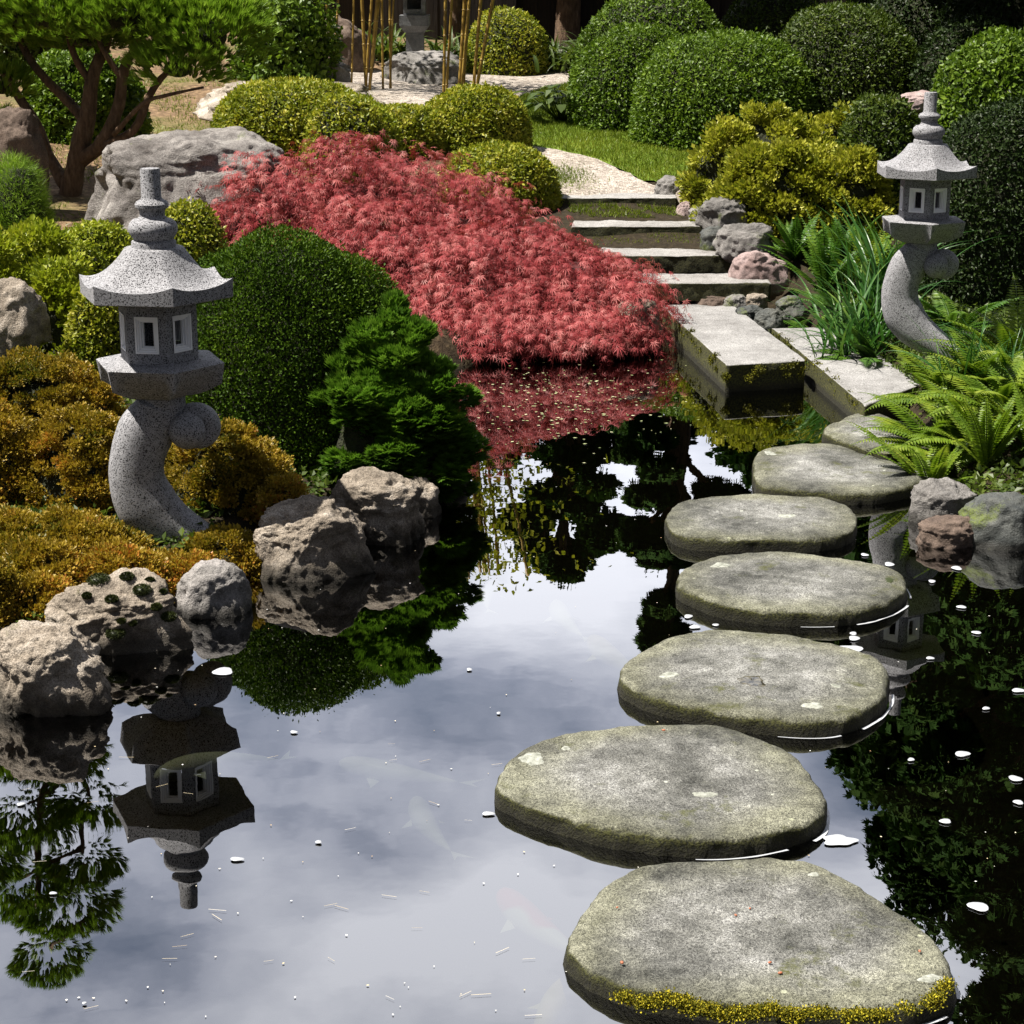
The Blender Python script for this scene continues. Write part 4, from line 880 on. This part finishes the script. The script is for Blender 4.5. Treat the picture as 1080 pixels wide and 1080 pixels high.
k_ = (pond_sd(P[:, 0], P[:, 1]) > .12) & (wob(P[:, 0], P[:, 1], 2) > -.9) & ~((P[:, 1] > 11.3) & (P[:, 0] < 1.9)); P = P[k_]
P = np.column_stack([P, ground(P[:, 0], P[:, 1]) + RNG.uniform(.0, .05, len(P))]); mb = MB()
leaves(mb, P, norm(rdir(len(P)) + np.array([0, 0, .5])), norm(rdir(len(P)) * .5 + np.array([0, 0, 1])), RNG.uniform(.02, .045, len(P)), T_WIDE)
tag(mb.build('ground_cover', M['box']), 'low dark leaves covering the soil of the banks', 'ground cover', kind='stuff')
for k, (x, y, d, n_, L_, m_, lab) in enumerate([
  (960, 430, 8.6, 16, .42, 'fern', 'feathery fern spilling over the corner of the right slab'),
  (1030, 450, 8.25, 18, .45, 'fern', 'feathery fern between the two bright ladder ferns'),
  (1000, 385, 9.0, 18, .5, 'fern', 'feathery fern hiding the foot of the right lantern'),
  (1085, 345, 9.5, 16, .55, 'fern', 'drooping feathery fern high at the right edge'),
  (1045, 400, 8.8, 18, .5, 'fern', 'dense feathery fern right of the lantern foot'),
  (925, 350, 10.2, 14, .4, 'fern_dark', 'dark fern behind the arching sword leaves'),
  (895, 300, 11.0, 16, .45, 'fern_dark', 'dark fern between tongue ferns and right lantern'),
  (845, 325, 10.9, 12, .3, 'fern_dark', 'dark low fern at the back corner of the right slab'),
  (1010, 300, 10.4, 16, .5, 'fern_dark', 'dark fern behind the right lantern stem')]):
    place(frond_plant('fern', lab, x, y, d, n_, L_, m_, .08, 32, FG if m_ == 'fern' else 'dark ferns on the right bank', 1.1, (-.15, -.25), elev=(.4, 1.3), seed=60 + k))
for k, (x, y, d, n_, L_, lab) in enumerate([(840, 240, 12.3, 18, .45, 'tongue fern right under the golden azalea, nearest the steps'), (890, 235, 12.2, 18, .5, 'tongue fern under the middle of the golden azalea'), (930, 250, 12.0, 14, .5, 'tongue fern just left of the right lantern light box')]):
    place(frond_plant('tongue_fern', lab, x, y, d, n_, L_, 'fern_dark', .045, 26, 'tongue ferns below the golden azalea', .7, (0, -.3), ladder=True, elev=(.5, 1.35), seed=90 + k))
def broad_plant(name, label, px, py, d, n, L, W, mat, seed, group=None):
    c = at_d(px, py, d); c[2] = gz(c[0], c[1]); mb = MB(); rs = np.random.default_rng(seed)
    for k in range(n):
        a = rs.uniform(0, 2 * math.pi); el = rs.uniform(.3, 1.3); rr = rs.uniform(.05, .3); h = .1 + .25 * math.sin(el)
        base = np.array([math.cos(a) * rr, math.sin(a) * rr * .8, h * rs.uniform(.6, 1)]); ax = norm(np.array([math.cos(a), math.sin(a), rs.uniform(-.5, .3)]))
        T = (np.array([[0, 0, 0], [W / L * .5, .35, .08], [W / L * .4, .7, .02], [0, 1, -.15], [-W / L * .4, .7, .02], [-W / L * .5, .35, .08]]), np.array([[0, 1, 2, 3, 4, 5]]))
        leaves(mb, base[None], ax[None], np.array([[0, 0, 1.0]]), L * rs.uniform(.7, 1.2), T, 0, np.array([rs.random()]))
        tube(mb, [(0, 0, 0), base], [.004, .003], 4, sub=1)
    o = mb.build(name, M[mat]); o.location = [float(v) for v in c]; return tag(o, label, 'plant', group)
broad_plant('hosta', 'broad-leaved hosta at the far edge of the lawn', 592, 110, 17.0, 70, .15, .09, 'box', 1)
for k, (x, y, d, lab) in enumerate([(585, 62, 20.8, 'dark leafy plant before the fence above the low grey rock'), (625, 58, 20.6, 'dark leafy plant before the fence beside the tall dome'), (480, 60, 20.9, 'dark leafy plant between the stone lantern and the round shrub'), (400, 62, 21, 'dark leafy plant behind the bamboo canes'), (650, 40, 21.5, 'dark leafy plant behind the tall bright dome')]):
    blade_plant('strap_leaf_plant', lab, x, y, d, 110, .55, .05, 'box', 1.4, 'dark plants before the fence', (.5, 1.4), 30 + k, spread=.18)

# bamboo canes
for k, (x0, y0, x1, d, nn, lab) in enumerate([(378, 78, 380, 18.4, 5, 'clump of yellow bamboo canes left of the stone lantern'), (410, 76, 413, 18.6, 3, 'thin yellow bamboo canes close to the stone lantern'), (488, 72, 500, 17.6, 6, 'clump of leaning yellow bamboo canes right of the stone lantern'), (466, 70, 472, 17.5, 2, 'pair of yellow bamboo canes at the end of the rounded rock'), (355, 80, 352, 18.9, 3, 'thin bamboo canes at the left by the upright brown rock')]):
    c = at_d(x0, y0, d); c[2] = gz(c[0], c[1]); E = empty('bamboo', c, lab, 'bamboo', 'bamboo canes before the fence')
    for q in range(nn):
        bx = random.uniform(-.1, .1); tx = bx + (x1 - x0) * .03 + random.uniform(-.2, .3); h = 2.6; mb = MB(); r_ = random.uniform(.009, .017)
        pts = [(bx + (tx - bx) * u, random.uniform(-.01, .01) + q * .03, h * u) for u in np.linspace(0, 1, 13)]
        tube(mb, pts, r_, 8, sub=2)
        for p in pts[1:-1]: tube(mb, [(p[0], p[1], p[2] - .01), (p[0], p[1], p[2]), (p[0], p[1], p[2] + .01)], [r_ * .9, r_ * 1.35, r_ * .9], 8, sub=1)
        mb.build('cane', M['bamboo'], E)
    n = 1000; mb = MB(); P = np.column_stack([RNG.normal(size=n) * .45, RNG.normal(size=n) * .35, RNG.uniform(1.5, 2.6, n)])
    leaves(mb, P, norm(rdir(n) + np.array([0, 0, -.6])), rdir(n), .075, T_OVAL); mb.build('foliage', M['tree_yel'], E)

# fence
FE = empty('wooden_fence', (0, 24.2, gz(0, 24.2)), 'dark brown board fence closing the back of the garden', 'fence')
def boxes(mb, L):
    for (x0, x1, y0, y1, z0, z1) in L:
        V = [(x, y, z) for z in (z0, z1) for x, y in ((x0, y0), (x1, y0), (x1, y1), (x0, y1))]
        mb.add(V, [[0, 3, 2, 1], [4, 5, 6, 7], [0, 1, 5, 4], [1, 2, 6, 5], [2, 3, 7, 6], [3, 0, 4, 7]])
mb = MB(); boxes(mb, [(x, x + .139, -.012 + random.uniform(-.003, .003), .012, -.5, 1.75 + random.uniform(-.01, .01)) for x in np.arange(-11, 11, .14)])
boxes(mb, [(-11, 11, .016, .03, -.5, 1.7)]); mb.build('board_panel', M['fence'], FE)
for x in np.arange(-10, 10.1, 2.5):
    mb = MB(); boxes(mb, [(x - .05, x + .05, -.115, -.016, -.5, 1.85), (x - .065, x + .065, -.13, -.001, 1.852, 1.89)]); mb.build('post', M['fence'], FE)

# ------------------------------------------------------------------ stone lanterns
def hexr(th, Rc, off, n=6):                       # polygon radius at angle th, corners at off + k*60 deg
    s = 2 * math.pi / n; a = ((th - off) % s) - s / 2
    return Rc * math.cos(s / 2) / np.cos(a)
def radial(mb, rings, n=96, mat=0, smooth=True, cap=(True, True)):
    """rings: list of arrays (n,) radius and z (n,)"""
    th = np.linspace(0, 2 * np.pi, n, endpoint=False)
    V = np.concatenate([np.column_stack([np.sin(th) * r, -np.cos(th) * r, np.broadcast_to(z, (n,))]) for r, z in rings])
    L = len(rings); i = np.arange(L - 1)[:, None] * n; j = np.arange(n)[None]; j2 = (j + 1) % n
    Fc = np.stack([i + j, i + n + j, i + n + j2, i + j2], -1).reshape(-1, 4)
    mb.add(V, Fc, mat, .5, smooth)
    for k, c in ((0, cap[0]), (L - 1, cap[1])):
        if c: mb.f.append((np.array([[mb.n - L * n + k * n + q for q in range(n)]]), mat, False))
TH = np.linspace(0, 2 * np.pi, 96, endpoint=False)
OFF = R(11)
def autosmooth(o, ang=35):
    me = o.data
    bpy.context.view_layer.update()
    try: me.shade_auto_smooth
    except Exception: pass
    import bmesh
    bm = bmesh.new(); bm.from_mesh(me); bm.normal_update()
    for e in bm.edges:
        if len(e.link_faces) == 2 and e.calc_face_angle(0) > R(ang): e.smooth = False
    for f in bm.faces: f.smooth = True
    bm.to_mesh(me); bm.free()
def stone_lantern(label):
    """drawn in centimetre-like units: 1 unit = 1 picture pixel of the left lantern, z = 600 - y, x = px - 158"""
    E = empty('stone_lantern', (0, 0, 0), label, 'stone lantern', 'granite lanterns on scrolled feet')
    K = .001
    def z(y): return 600 - y
    def ring(r, y): return (np.full(96, float(r)), float(z(y)))
    def fin(mb, name, par=E, ang=35):
        for q in range(len(mb.v)): mb.v[q] = mb.v[q] * 1.0
        o = mb.build(name, M['lantern'], par); autosmooth(o, ang); return o
    mb = MB()
    prof = [(9.5, 177.5), (10, 179), (10, 206), (11, 208), (15.5, 210.5), (17, 213), (16.5, 216), (13.5, 218.5), (12.6, 221), (12.8, 225), (15, 227.5), (20, 228.5), (23.5, 232), (25, 236.5), (24.5, 241), (22, 245), (20, 248), (20, 249), (22, 250), (22.5, 251), (22.5, 258)]
    radial(mb, [ring(r, y) for r, y in prof]); fin(mb, 'finial')
    # roof
    RC = 81.5; mb = MB(); rings = []
    corner = (hexr(TH, 1, OFF) / (math.cos(math.pi / 6)) - 1) / (1 / math.cos(math.pi / 6) - 1); corner = np.clip(corner, 0, 1)
    hx = hexr(TH, RC, OFF)
    rings.append((np.full(96, 24.0), z(256)))
    for t_ in np.linspace(0, 1, 15):
        r = (30 * (1 - t_) + hx * t_) if t_ > 0 else np.full(96, 30.0)
        y = 257 + 36 * (math.sin(t_ ** .8 * math.pi / 2)) ** 1.25
        rings.append((r, z(y) + corner ** 1.2 * 7 * t_ ** 2.2))
    rings.append((hx - .3, z(306) + 1)); rings.append((hx - 1.5, z(306)))
    rings.append((np.full(96, 30.0), z(304.5)))
    radial(mb, rings); fin(mb, 'roof', ang=40)
    # light chamber: six faces, each a frame round its opening
    RB = 41.5; ap = RB * math.cos(math.pi / 6); s = RB; y0, y1 = 372, 306
    wx, wz0, wz1 = 12.5, z(360), z(322); th_ = 5.0
    mb = MB(); LC = None; frames = []
    for k in range(6):
        a = OFF + R(30) + R(60) * k; nrm = np.array([math.sin(a), -math.cos(a), 0]); tg = np.array([math.cos(a), math.sin(a), 0])
        def pt(u, zz, dd): return nrm * (ap - dd) + tg * u + np.array([0, 0, zz])
        hw = RB / 2; hi = hw - th_ * math.tan(math.pi / 6)
        xs = [-hw, -wx, wx, hw]; xi = [-hi, -wx, wx, hi]; zs = [z(y0), wz0, wz1, z(y1) - .5]
        V = [pt(x, zz, 0) for zz in zs for x in xs] + [pt(x, zz, th_) for zz in zs for x in xi]
        f = []
        for r_ in range(3):
            for c in range(3):
                if r_ == 1 and c == 1: continue
                b = r_ * 4 + c; f.append([b, b + 1, b + 5, b + 4]); b += 16; f.append([b, b + 4, b + 5, b + 1])
        for (p, q) in ((5, 6), (6, 10), (10, 9), (9, 5)): f.append([p, q, q + 16, p + 16])
        mb.add(V, f)
        fm = MB(); lv = [(wx, wz0, wz1, -.5), (wx, wz0, wz1, .8)]
        steps_ = [(wx - .05, 0.05, -.8), (wx - 1.8, 1.8, -.8), (wx - 1.9, 1.9, .8), (wx - 3.6, 3.6, .8), (wx - 3.7, 3.7, 2.6), (wx - 5.6, 5.6, 2.6), (wx - 5.7, 5.7, 5), (wx - 7.2, 6.6, 5), (wx - 7.4, 6.8, 8)]
        VV = []
        for (hwx, ins, dd) in steps_: VV += [pt(-hwx, wz0 + ins, dd), pt(hwx, wz0 + ins, dd), pt(hwx, wz1 - ins, dd), pt(-hwx, wz1 - ins, dd)]
        ff = []
        for q in range(len(steps_) - 1):
            for e in range(4): ff.append([q * 4 + e, q * 4 + (e + 1) % 4, (q + 1) * 4 + (e + 1) % 4, (q + 1) * 4 + e])
        fm.add(VV, ff); frames.append(fm)
    LC = mb.build('light_chamber', M['lantern'], E)
    for fm in frames: fm.build('window_frame', M['white'], LC)
    # platform
    RP = 69; hp = hexr(TH, RP, OFF); mb = MB(); hp2 = hexr(TH, RP - 4, OFF)
    mid = 1 - corner
    arch = np.clip(np.sin(np.clip(1.15 * mid ** .55, 0, 1) * math.pi / 2), 0, 1)
    rings = [(hexr(TH, 36, OFF), z(371)), (hexr(TH, RP - 2, OFF), z(373.5)), (hp, z(374.5)), (hp2, z(400) + 17 * arch)]
    for t_ in np.linspace(0, 1, 9)[1:]:
        r = (hp2 - 1) * (1 - t_) + 25 * t_; rings.append((r, (z(400) + 17 * arch) * (1 - t_) ** 1.2 + (1 - (1 - t_) ** 1.2) * (z(410)) - 2 * math.sin(t_ * 3.1)))
    radial(mb, rings); fin(mb, 'platform', ang=30)
    mb = MB(); radial(mb, [ring(23, 409.8), ring(24, 411), ring(24, 430), ring(20, 438)]); fin(mb, 'collar')
    # scrolled foot
    mb = MB()
    P = [(-3, 420, 23), (-8, 432, 27), (-19, 450, 30.5), (-28, 474, 31), (-30, 500, 32), (-22, 526, 35), (-4, 549, 32), (20, 566, 27), (42, 580, 23), (60, 592, 20)]
    tube(mb, [(x, 0, z(y)) for x, y, w in P], [w - (3 if 2 < q < 9 else 1) for q, (*_, w) in enumerate(P)], 28, sub=6, depth=[25, 26, 27, 28, 29, 31, 32, 32, 32, 32])
    o = mb.build('curved_stem', M['lantern'], E)
    mb = MB(); th = np.linspace(R(205), R(-165), 14); pts = []; rad = []
    for q, a in enumerate(th):
        u = q / 13; rr = 17.0 - 6.5 * u; pts.append((35 + rr * math.cos(a) * (1 if True else 1), -1 - 3 * u, z(446) + rr * math.sin(a) * .95)); rad.append(12.5 - 3.0 * u)
    tube(mb, pts, rad, 22, sub=4, depth=[18 - 3 * q / 13 for q in range(14)])
    V, Fc = ico(4); mb.add(V * np.array([14, 12, 14]) + np.array([37, -2, z(446)]), Fc, 0, .5, True)
    mb.build('scroll', M['lantern'], o)
    mb = MB(); mb.add(V * 19 + np.array([24, -20, z(445)]), Fc, 0, .5, True); mb.build('ball', M['lantern'], o)
    return E
def place_lantern(E, px_axis, ytop, d, px_h):
    top = at_d(px_axis, ytop, d); depth = d * cp + (CH - top[2]) * sp
    bot = at_d(px_axis, ytop + px_h, d); s = (top[2] - bot[2]) / 423.0
    E.location = (float(top[0]), float(d), float(bot[2])); E.scale = (s, s, s)
    E.rotation_euler.z = -math.atan2(top[0], d)
L1 = stone_lantern('larger granite lantern with white windows, at the left among the autumn azaleas')
def copy_tree(o, parent=None):
    c = o.copy(); COL.objects.link(c); c.parent = parent
    for ch in list(o.children): copy_tree(ch, c)
    return c
kids = [ch for ch in bpy.data.objects if ch.parent == L1]
L2 = L1.copy(); COL.objects.link(L2)
for ch in kids:
    c = ch.copy(); COL.objects.link(c); c.parent = L2
    for g2 in [q for q in bpy.data.objects if q.parent == ch]:
        d2 = g2.copy(); COL.objects.link(d2); d2.parent = c
L2['label'] = 'smaller granite lantern with white windows, at the right behind the bright ferns'
place_lantern(L1, 158, 177, 6.95, 423)
place_lantern(L2, 982, 97, 9.3, 282)
# the granite speckle must keep its size on both: object coordinates are in the lantern's own units
nt = M['lantern'].node_tree
for n_ in nt.nodes:
    if n_.type == 'TEX_NOISE': n_.inputs['Scale'].default_value *= .0036
for n_ in nt.nodes:
    if n_.type == 'BUMP': n_.inputs['Distance'].default_value = .4

# old stone lantern in the shade at the back
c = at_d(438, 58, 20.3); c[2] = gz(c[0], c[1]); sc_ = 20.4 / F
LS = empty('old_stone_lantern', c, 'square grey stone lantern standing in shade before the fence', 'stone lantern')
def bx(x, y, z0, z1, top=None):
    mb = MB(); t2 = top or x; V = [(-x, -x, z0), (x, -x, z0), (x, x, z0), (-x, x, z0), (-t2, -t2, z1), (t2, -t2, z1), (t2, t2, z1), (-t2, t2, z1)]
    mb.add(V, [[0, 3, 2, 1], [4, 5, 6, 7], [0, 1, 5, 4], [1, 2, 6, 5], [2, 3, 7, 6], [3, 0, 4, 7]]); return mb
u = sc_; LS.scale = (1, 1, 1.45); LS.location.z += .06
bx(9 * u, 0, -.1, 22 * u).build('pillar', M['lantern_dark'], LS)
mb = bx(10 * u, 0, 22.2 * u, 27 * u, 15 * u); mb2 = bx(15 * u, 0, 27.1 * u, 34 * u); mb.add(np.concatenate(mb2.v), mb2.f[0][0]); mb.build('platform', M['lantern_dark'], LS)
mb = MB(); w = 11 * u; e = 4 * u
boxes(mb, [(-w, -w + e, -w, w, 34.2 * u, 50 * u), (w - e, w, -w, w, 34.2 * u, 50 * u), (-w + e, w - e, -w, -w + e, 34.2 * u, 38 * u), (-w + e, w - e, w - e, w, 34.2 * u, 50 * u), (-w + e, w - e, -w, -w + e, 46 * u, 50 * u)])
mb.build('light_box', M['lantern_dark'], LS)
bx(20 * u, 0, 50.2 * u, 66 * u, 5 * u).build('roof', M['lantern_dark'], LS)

# ------------------------------------------------------------------ koi, floating petals, specks
def koi(px, py, L, ang, mat, label, z=-.05, bend=.2):
    mb = MB(); n = 22; pts = []; rad = []
    for k in range(n):
        u = k / (n - 1); x = (u - .4) * L; y = bend * L * (u - .35) ** 2 * (1 if True else 1)
        pts.append((x, y, 0)); rad.append(L * .105 * (math.sin(math.pi * min(1, u ** .75 * .97 + .03)) ** .75) * (1 - .35 * u) + .002)
    tube(mb, pts, rad, 12, sub=1, depth=None)
    a = np.array(pts[-1]); mb.add([a, a + (L * .17, L * .1 + .02, 0), a + (L * .10, .01, 0), a + (L * .17, -L * .07 + .02, 0)], [[0, 1, 2], [0, 2, 3]])
    b = np.array(pts[6]);
    for s in (-1, 1): mb.add([b + (0, s * L * .08, -.01), b + (L * .10, s * L * .19, -.02), b + (L * .13, s * L * .1, -.01)], [[0, 1, 2]])
    o = mb.build('koi', M[mat]); p = at_z(px, py, z); o.location = [float(v) for v in p]; o.rotation_euler.z = ang
    return tag(o, label, 'koi', 'koi swimming in the pond')
koi(517, 625, .30, R(-100), 'koi_w', 'pale cream koi nearest the bank rocks')
koi(592, 650, .36, R(-80), 'koi_w', 'pale koi with spread fins in the middle of the pond')
koi(640, 690, .40, R(-70), 'koi_y', 'yellowish koi close to the third stepping stone')
koi(210, 806, .36, R(30), 'koi_w', 'faint curved pale koi at the left', -.08, -.6)
koi(405, 815, .38, R(-25), 'koi_w', 'long pale koi left of the broad stepping stone', -.08)
koi(447, 865, .34, R(-75), 'koi_w', 'small pale koi below the long one', -.08)
koi(557, 970, .40, R(-62), 'koi_r', 'red and white koi left of the nearest stepping stone', -.07)
koi(585, 1062, .36, R(-110), 'koi_y', 'yellow koi at the bottom edge beside the nearest stone', -.08)

petals = [(885, 886, 23, 8), (1032, 956, 14, 7), (515, 858, 8, 3), (1015, 795, 10, 4), (961, 801, 5, 2), (997, 866, 9, 3), (1071, 821, 9, 4), (1074, 846, 7, 3), (897, 684, 16, 5), (901, 673, 8, 3), (726, 650, 6, 5), (733, 661, 7, 3), (755, 659, 4, 2), (900, 668, 5, 2), (938, 595, 7, 3), (1009, 599, 7, 3), (912, 585, 5, 2), (983, 613, 5, 2), (1014, 640, 6, 2), (1030, 667, 6, 2), (981, 694, 5, 2), (235, 708, 15, 5), (250, 906, 9, 3), (336, 888, 5, 2), (56, 942, 5, 2), (89, 1058, 3, 2), (310, 772, 5, 2), (495, 706, 4, 2), (526, 752, 3, 1.5), (1040, 747, 5, 2), (1074, 728, 8, 3), (22, 848, 6, 2), (866, 850, 6, 3)]
for k, (x, y, w, h_) in enumerate(petals):
    c = at_z(x, y, .004); s = c[1] / F * 1.05; n = 16; rs = np.random.default_rng(k); ph = rs.uniform(0, 6, 3)
    a = np.linspace(0, 2 * math.pi, n, endpoint=False); rr = 1 + .12 * np.sin(2 * a + ph[0]) + .1 * np.sin(3 * a + ph[1])
    if k == 0: n = 40; a = np.linspace(0, 2 * math.pi, n, endpoint=False); rr = 1 + .10 * np.sin(5 * a + 1) + .12 * np.sin(3 * a + 2)
    dv = h_ / w * (c[1] / CH) * 1.0; V = np.column_stack([np.cos(a) * rr * w * s * .8, np.sin(a) * rr * w * s * min(dv, 1.1) * .8, np.zeros(n)])
    mb = MB(); mb.add(np.vstack([V, V * np.array([.9, .9, 1]) + (0, 0, .0015), [[0, 0, .002]]]), [[q, (q + 1) % n, n + (q + 1) % n, n + q] for q in range(n)], 0, .5, True)
    mb.f.append((np.array([[2 * n, n + q, n + (q + 1) % n] for q in range(n)]), 0, True))
    o = mb.build('floating_petal', M['petal_and_glint']); o.location = [float(v) for v in c]
    labs = {0: 'large scalloped white patch right of the broad stepping stone', 1: 'round white petal with dark dots on the blue reflection at lower right', 21: 'curled white petal below the left bank rocks', 22: 'oval white petal alone on the bright water at the left', 8: 'wide white petal at the right end of the angular stepping stone'}
    tag(o, labs.get(k, 'small white petal floating on the pond'), 'petal', 'white petals floating on the pond')
def specks(name, label, n, region, size, mat, seed):
    rs = np.random.default_rng(seed); P = []
    while len(P) < n:
        x, y = region(rs); c = at_z(x, y, .003)
        if pond_sd(np.array([c[0]]), np.array([c[1]]))[0] < -.03: P.append(c)
    P = np.array(P); m = len(P); mb = MB()
    a = rs.uniform(0, 6.28, m); A = np.column_stack([np.cos(a), np.sin(a), np.zeros(m)])
    leaves(mb, P, A, np.tile([0, 0, 1.0], (m, 1)), rs.uniform(size[0], size[1], m), (np.array([[0, 0, 0], [.35, .4, .01], [.05, 1, 0], [-.35, .5, .01]]), np.array([[0, 1, 2, 3]])), 0, rs.random(m))
    return tag(mb.build(name, mat), label, 'floating debris', kind='stuff')
specks('floating_specks', 'tiny pale specks and dust scattered over the pond', 190, lambda r: (r.uniform(0, 1080), 400 + 680 * r.random() ** 1.1), (.003, .008), M['litter'], 1)
specks('duckweed', 'tiny yellow-green floating leaves before the red maple', 330, lambda r: (r.normal(600, 60), r.normal(425, 24)), (.008, .024), M['weed'], 2)
specks('floating_needles', 'thin fallen pine needles floating on the pond', 0, None, (0, 0), M['litter'], 3) if False else None
mb = MB(); rs = np.random.default_rng(9); P = np.array([at_z(rs.uniform(20, 560), rs.uniform(780, 1075), .004) for _ in range(34)]); a = rs.uniform(-.9, .9, 34)
leaves(mb, P, np.column_stack([np.cos(a), np.sin(a), a * 0]), np.tile([0, 0, 1.0], (34, 1)), rs.uniform(.02, .045, 34), (np.array([[.012, 0, 0], [.012, 1, 0], [-.012, 1, 0], [-.012, 0, 0]]), np.array([[0, 1, 2, 3]])), 0, rs.uniform(.5, .9, 34))
tag(mb.build('floating_needles', M['litter']), 'thin fallen pine needles floating on the near water', 'floating debris', kind='stuff')

# ------------------------------------------------------------------ light
SUN_EL, SUN_AZ = R(62), R(-98)               # azimuth from +Y towards +X
sun = bpy.data.lights.new('sun', 'SUN'); so = bpy.data.objects.new('sun', sun); COL.objects.link(so)
sun.energy = 5.0; sun.angle = R(.6); sun.color = (1, .94, .85)
dv = Vector((math.sin(SUN_AZ) * math.cos(SUN_EL), math.cos(SUN_AZ) * math.cos(SUN_EL), math.sin(SUN_EL)))
so.rotation_euler = (-dv).to_track_quat('-Z', 'Y').to_euler(); so.location = (0, 0, 20)
w = bpy.data.worlds.new('World'); SC.world = w; w.use_nodes = True; nt = w.node_tree; nt.nodes.clear()
def N(t, **k):
    x = nt.nodes.new(t)
    for a, b in k.items(): setattr(x, a, b)
    return x
sky = N('ShaderNodeTexSky', sky_type='NISHITA', sun_disc=False, sun_elevation=SUN_EL, sun_rotation=SUN_AZ, air_density=1, dust_density=1.0)
bg1 = N('ShaderNodeBackground'); bg1.inputs[1].default_value = .055; nt.links.new(sky.outputs[0], bg1.inputs[0])
tc = N('ShaderNodeTexCoord'); mp_ = N('ShaderNodeMapping'); mp_.inputs['Scale'].default_value = (1, 1, 2.0); mp_.inputs['Location'].default_value = (.75, .4, .9); nt.links.new(tc.outputs['Generated'], mp_.inputs[0])
nz = N('ShaderNodeTexNoise'); nz.inputs['Scale'].default_value = 3.6; nz.inputs['Detail'].default_value = 7; nz.inputs['Roughness'].default_value = .52; nt.links.new(mp_.outputs[0], nz.inputs['Vector'])
rp = N('ShaderNodeValToRGB'); rp.color_ramp.elements[0].position = .33; rp.color_ramp.elements[1].position = .45; nt.links.new(nz.outputs[0], rp.inputs[0])
cl = N('ShaderNodeValToRGB'); e = cl.color_ramp.elements; e[0].position = .43; e[0].color = (.40, .43, .53, 1); e[1].position = .60; e[1].color = (.86, .88, .96, 1); nt.links.new(nz.outputs[0], cl.inputs[0])
dt = N('ShaderNodeVectorMath', operation='DOT_PRODUCT'); dt.inputs[1].default_value = Vector((-.05, 1, .38)).normalized(); nt.links.new(tc.outputs['Generated'], dt.inputs[0])
mr = N('ShaderNodeMapRange', interpolation_type='SMOOTHSTEP'); mr.inputs[1].default_value = .55; mr.inputs[2].default_value = .98; mr.inputs[3].default_value = .13; mr.inputs[4].default_value = 1.12; nt.links.new(dt.outputs['Value'], mr.inputs[0])
bg2 = N('ShaderNodeBackground'); nt.links.new(mr.outputs[0], bg2.inputs[1]); nt.links.new(cl.outputs[0], bg2.inputs[0])
ms = N('ShaderNodeMixShader'); nt.links.new(rp.outputs[0], ms.inputs[0]); nt.links.new(bg1.outputs[0], ms.inputs[1]); nt.links.new(bg2.outputs[0], ms.inputs[2])
ow = N('ShaderNodeOutputWorld'); nt.links.new(ms.outputs[0], ow.inputs[0])
SC.view_settings.view_transform = 'Standard'; SC.view_settings.look = 'None'; SC.view_settings.gamma = 1; SC.view_settings.exposure = 1.12
SC.cycles.max_bounces = 6; SC.cycles.transparent_max_bounces = 12; SC.cycles.use_denoising = True
SC.cycles.diffuse_bounces = 2; SC.cycles.glossy_bounces = 3; SC.cycles.transmission_bounces = 3
SC.cycles.caustics_reflective = False; SC.cycles.caustics_refractive = False
